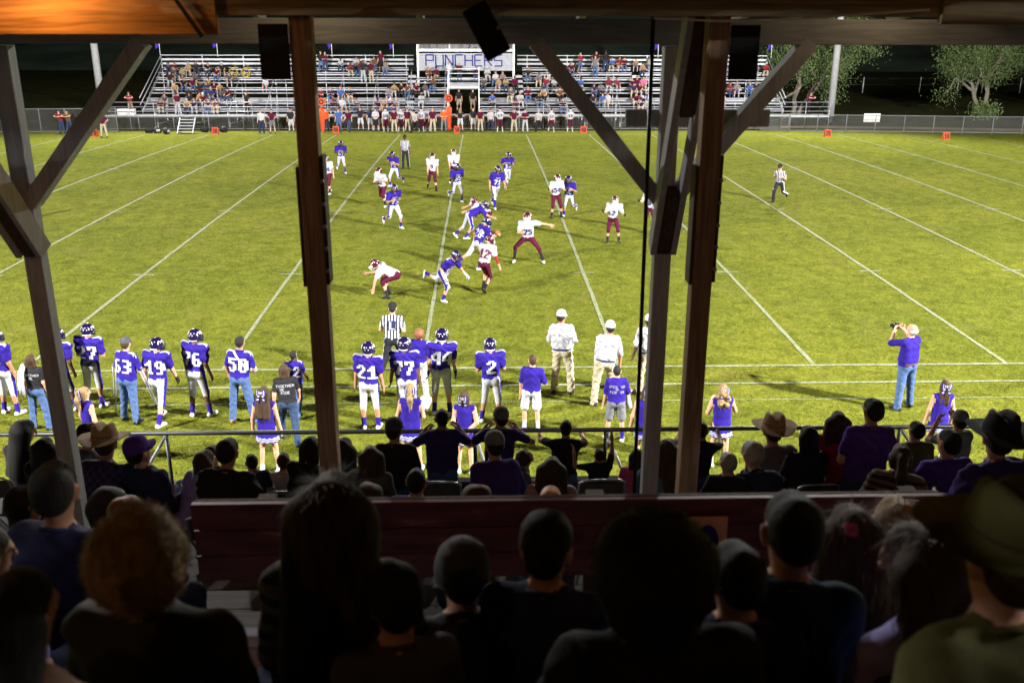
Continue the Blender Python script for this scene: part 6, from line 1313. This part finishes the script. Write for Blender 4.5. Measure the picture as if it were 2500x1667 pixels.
for x, y, c in [(130, 235, 'black'), (172, 235, 'maroon'), (535, 355, 'black'), (612, 345, 'maroon'), (705, 275, 'maroon'), (1355, 362, 'plaid'), (1455, 360, 'maroon')]: stand_person(*z2(x, y), 'stand', c)
for x, y in [(660, 520), (775, 545), (845, 545), (925, 530), (1005, 530), (1135, 490), (1195, 490), (1260, 495), (1165, 560), (1225, 560), (775, 650), (870, 680), (920, 650), (1180, 650), (1235, 690), (1315, 665), (550, 380), (605, 380), (960, 340), (1025, 340), (1078, 335), (1190, 340), (1255, 370), (1320, 340), (455, 590), (485, 690), (405, 520), (1600, 470), (1660, 480), (2080, 555), (2155, 555), (2285, 550), (2340, 570), (2020, 640)]: stand_person(*z3(x, y), 'sit', {(1260, 495): 'pink', (920, 650): 'white', (2285, 550): 'bluesh'}.get((x, y)))
for x, y, c in [(652, 230, 'maroonlt'), (805, 225, 'maroon'), (795, 295, 'grey'), (893, 285, 'black')]: stand_person(*z3(x, y), 'stand', c)
for x, y in [(155, 320), (242, 320)]: stand_person(*z4(x, y), 'sit', 'grey' if x < 200 else 'red')
for x, y in [(680, 220), (750, 210), (830, 262), (892, 212), (970, 215), (1110, 205), (1235, 205), (695, 300), (765, 290), (850, 370), (930, 370), (1100, 385), (1200, 290), (1330, 312), (750, 440), (1090, 450), (1165, 432), (1225, 425), (1320, 482), (1250, 505), (1050, 522), (905, 540), (640, 550), (600, 620), (880, 615), (1020, 570), (1120, 580), (1150, 640), (1205, 600), (960, 300), (1020, 430), (900, 465), (965, 610), (1130, 500), (1700, 362)]: stand_person(*z5(x, y), 'sit', 'white' if x == 1700 else g7.choice(['maroon', 'black', 'black', 'tan', 'maroon', 'dkgrey', 'navy']))
stand_person(*z5(1690, 165), 'stand', 'maroon')
# on the walkway
for (dx, dy), rz, pose, lab, sh, pn in [(z5(775, 590), 20, 'walk', 'band director in maroon shirt and white trousers on the walkway', 'maroon', 'white'), (z5(1505, 610), 150, 'stand', 'person in dark clothes standing on the walkway beside the band', 'black', 'black'), (z5(290, 670), 190, 'lean_rail', 'person in maroon leaning on the rail by the ice chest', 'maroonlt', 'tan'), (z4(590, 625), 200, 'lean_rail', 'man in maroon shirt leaning on the rail at the right end of the walkway', 'maroon', 'black')]:
    P = atY(dx, dy, BY-.9); far_person((P[0], BY-.9, 1.06), rz, pose, lab, sh, pn, group='people on the bleacher walkway')
for x in (-.45, .65): far_person((x, BY+2.2, 1.06), 180, 'stand', 'person in dark clothes standing inside the dark entry portal %s' % ('beside the left panel' if x < 0 else 'beside the right panel'), 'black', 'khaki', 'shorts', group='people in the entry portal')
for k, x in enumerate((.9, 1.7)):
    far_person((x, PY+.75, 4.15), 180, 'fronthands', ['person in dark shirt behind the left of the press box counter', 'person in white shirt and headset behind the press box counter'][k], ['black', 'white'][k], 'black', group='people in the press box')
tr = empty('camera_tripod', (.35, PY+.7, 4.15))
for k in range(3): MB().tube([(.0, 0, 1.5), (.35*math.cos(k*2.1), .3*math.sin(k*2.1), 0)], .03, 6).build('leg', BLACK_P, tr)
MB().box((0, 0, 1.6), (.18, .3, .18)).build('video_camera', BLACK_P, tr, bevel=.01); tag(tr, 'black tripod with video camera in the press box window', 'tripod')
# gold sousaphones resting on the band benches
GOLD = mat('brass', (.35, .24, .04), .45, .3, 12, metal=.7)
for k, (zx, zy) in enumerate([(1360, 285), (1490, 285)]):
    P = atY(*z5(zx, zy), seat_y(6)); o = empty('sousaphone', (P[0], seat_y(6), seat_z(6)+.05)); o.scale = (.75,)*3
    MB().tube([(.42*math.cos(t), .05*t/6, .42+.42*math.sin(t)) for t in np.linspace(0, 6.6, 26)], [.05+.004*i for i in range(26)], 8).build('coil', GOLD, o, True)
    MB().lathe([(.05, 0), (.08, .25), (.16, .4), (.33, .48)], 16, (.3, 0, .75)).build('bell', GOLD, o, True); MB().box((-.1, -.05, .4), (.25, .08, .3)).build('valves', GOLD, o, bevel=.02)
    tag(o, ['brass sousaphone resting on the bench beside the seated band', 'brass sousaphone resting on the bench next to the standing woman'][k], 'sousaphone')
# far sideline
SH_, PS = (lambda *a: a), 0
def fs(px, py, rz, pose, lab, sh, pn, legs='jeans', **kw): 
    p = ground(px, py); return far_person(p, rz, pose, lab, sh, pn, legs, group='people on the far sideline', **kw)
Z2 = lambda x: (750+x/3.92)*D_
fs(Z2(185), 303, 180, 'stand', 'person in orange vest holding the padded pole beside the wooden post', 'orange', 'navy')
fs(Z2(308), 304, 170, 'stand', 'man in royal blue shirt and jeans by the 40 yard marker', 'bluesh', 'jeans')
fs(Z2(405), 303, 150, 'walk', 'person in maroon shirt leaning beside the man in royal blue', 'maroon', 'jeansdk', hair=('long', 'brown'))
fs(Z2(515), 300, 175, 'hips', 'cheerleader in black top and white skirt with hands on hips', 'black', 'white', 'shorts', hair=('long', 'brown'))
fs(Z2(608), 301, 20, 'stand', 'person in navy top and white skirt left of the man in black shorts', 'navy', 'white', 'shorts', hair=('long', 'brown'))
fs(Z2(660), 303, 180, 'fronthands', 'man in white shirt and black shorts with folded arms', 'white', 'black', 'shorts')
fs(Z2(708), 301, 160, 'stand', 'person in maroon top and white skirt behind player 60', 'maroon', 'white', 'shorts', hair=('long', 'blond'))
def fplayer(x, py, num, lab, pose='stand', rz=180):
    o, K = fs(x, py, rz, pose, lab, 'white', 'maroon', 'football', hair=None, head='helmet', shoe=SHOE_W)
    if num:
        me, dz, _ = far_body(pose, 'football'); B = FBB.get(pose)
        if B is None: *_, B, K2 = make_body(pose, 1.76, dict(legs='football', sleeve=.5, loose=1, wr=0), .05, False, False); FBB[pose] = B
        text_on_body(FBB[pose], K, num, .22, False, .24, NUM_P, 'jersey_number', o, .9)
FBB = {}
fplayer(Z2(755), 303, '60', 'player 60 in white jersey between the man in black shorts and a coach')
fs(Z2(835), 305, 180, 'stand', 'coach in maroon polo and khaki trousers left of player 70', 'maroon', 'khaki', head='cap', headmat='maroon')
fplayer(Z2(900), 303, '70', 'player 70 in white jersey with hands on hips between two maroon coaches', 'hips')
fs(Z2(962), 303, 180, 'stand', 'coach in maroon polo and khaki trousers right of player 70', 'maroon', 'khaki')
fs(Z2(1035), 305, 150, 'stride', 'official in white shirt and black trousers striding along the far sideline', 'greylt', 'black', 'slacks', head='cap', headmat='black')
fplayer(Z2(1095), 303, '11', 'player 11 in white jersey beside the striding official')
fplayer(Z2(1152), 302, '8', 'player in white jersey between player 11 and a coach')
fs(Z2(1203), 305, 180, 'stand', 'large coach in maroon polo and khaki trousers left of the orange target pole', 'maroon', 'khaki', sc=1.06)
fs(Z2(1308), 303, 200, 'fronthands', 'man in orange striped vest beside the orange target pole', 'orange', 'grey')
fs(Z2(1465), 302, 10, 'hips', 'blond cheerleader with arms out facing the stands by the 50 marker', 'black', 'white', 'shorts', hair=('long', 'blond'))
fs(Z2(1590), 301, 180, 'stand', 'cheerleader in black top and white skirt right of the entry portal', 'black', 'white', 'shorts', hair=('long', 'brown'))
fs(Z2(1657), 303, 170, 'stand', 'coach in maroon polo and khaki trousers below the right portal rail', 'maroon', 'khaki')
fs(Z2(1755), 302, 190, 'walk', 'person in grey hooded top and dark trousers on the far sideline', 'greylt', 'navy')
fplayer(Z2(1845), 303, '17', 'player 17 in white jersey with hands on hips', 'hips')
fs(Z2(1980), 305, 185, 'hips', 'coach in maroon polo with hands on hips right of player 17', 'maroon', 'khaki')
fs(Z2(2085), 305, 175, 'fronthands', 'man in maroon shirt and grey trousers with one hand at his chin', 'maroon', 'greylt')
fs(Z2(2215), 303, 165, 'stride', 'person in black and white top and black trousers', 'greylt', 'black', hair=('short', 'grey'))
fplayer(Z2(2335), 303, '32', 'player 32 in white jersey walking beside the person in black and white', 'walk')
fplayer(1309, 303, '19', 'player 19 in white jersey, hands on hips, by the right 40 marker', 'hips')
fs(602, 307, 180, 'stand', 'man in white jersey shirt and navy trousers left of the wooden post', 'white', 'navy')
fs(627, 306, 170, 'hips', 'person in maroon and white top and grey shorts left of the wooden post', 'maroon', 'grey', 'shorts')
fs(670, 304, 185, 'stand', 'person in black top with a white towel beside the wooden post', 'black', 'white', 'shorts')
fs(240, 316, 190, 'hips', 'man in maroon shirt and khaki trousers at the left end of the far bleachers', 'maroon', 'khaki', head='cap', headmat='black')
for k, px in enumerate((136, 154)):
    P = atY(px, 262, 70.2); far_person((P[0], 70.25, .0), 180, 'lean_rail', ['person in faded maroon leaning on the left fence beside the grey post', 'person in white sleeves leaning on the left fence next to the knee brace'][k], ['maroonlt', 'brown'][k], 'jeansdk', group='people leaning on the left fence')
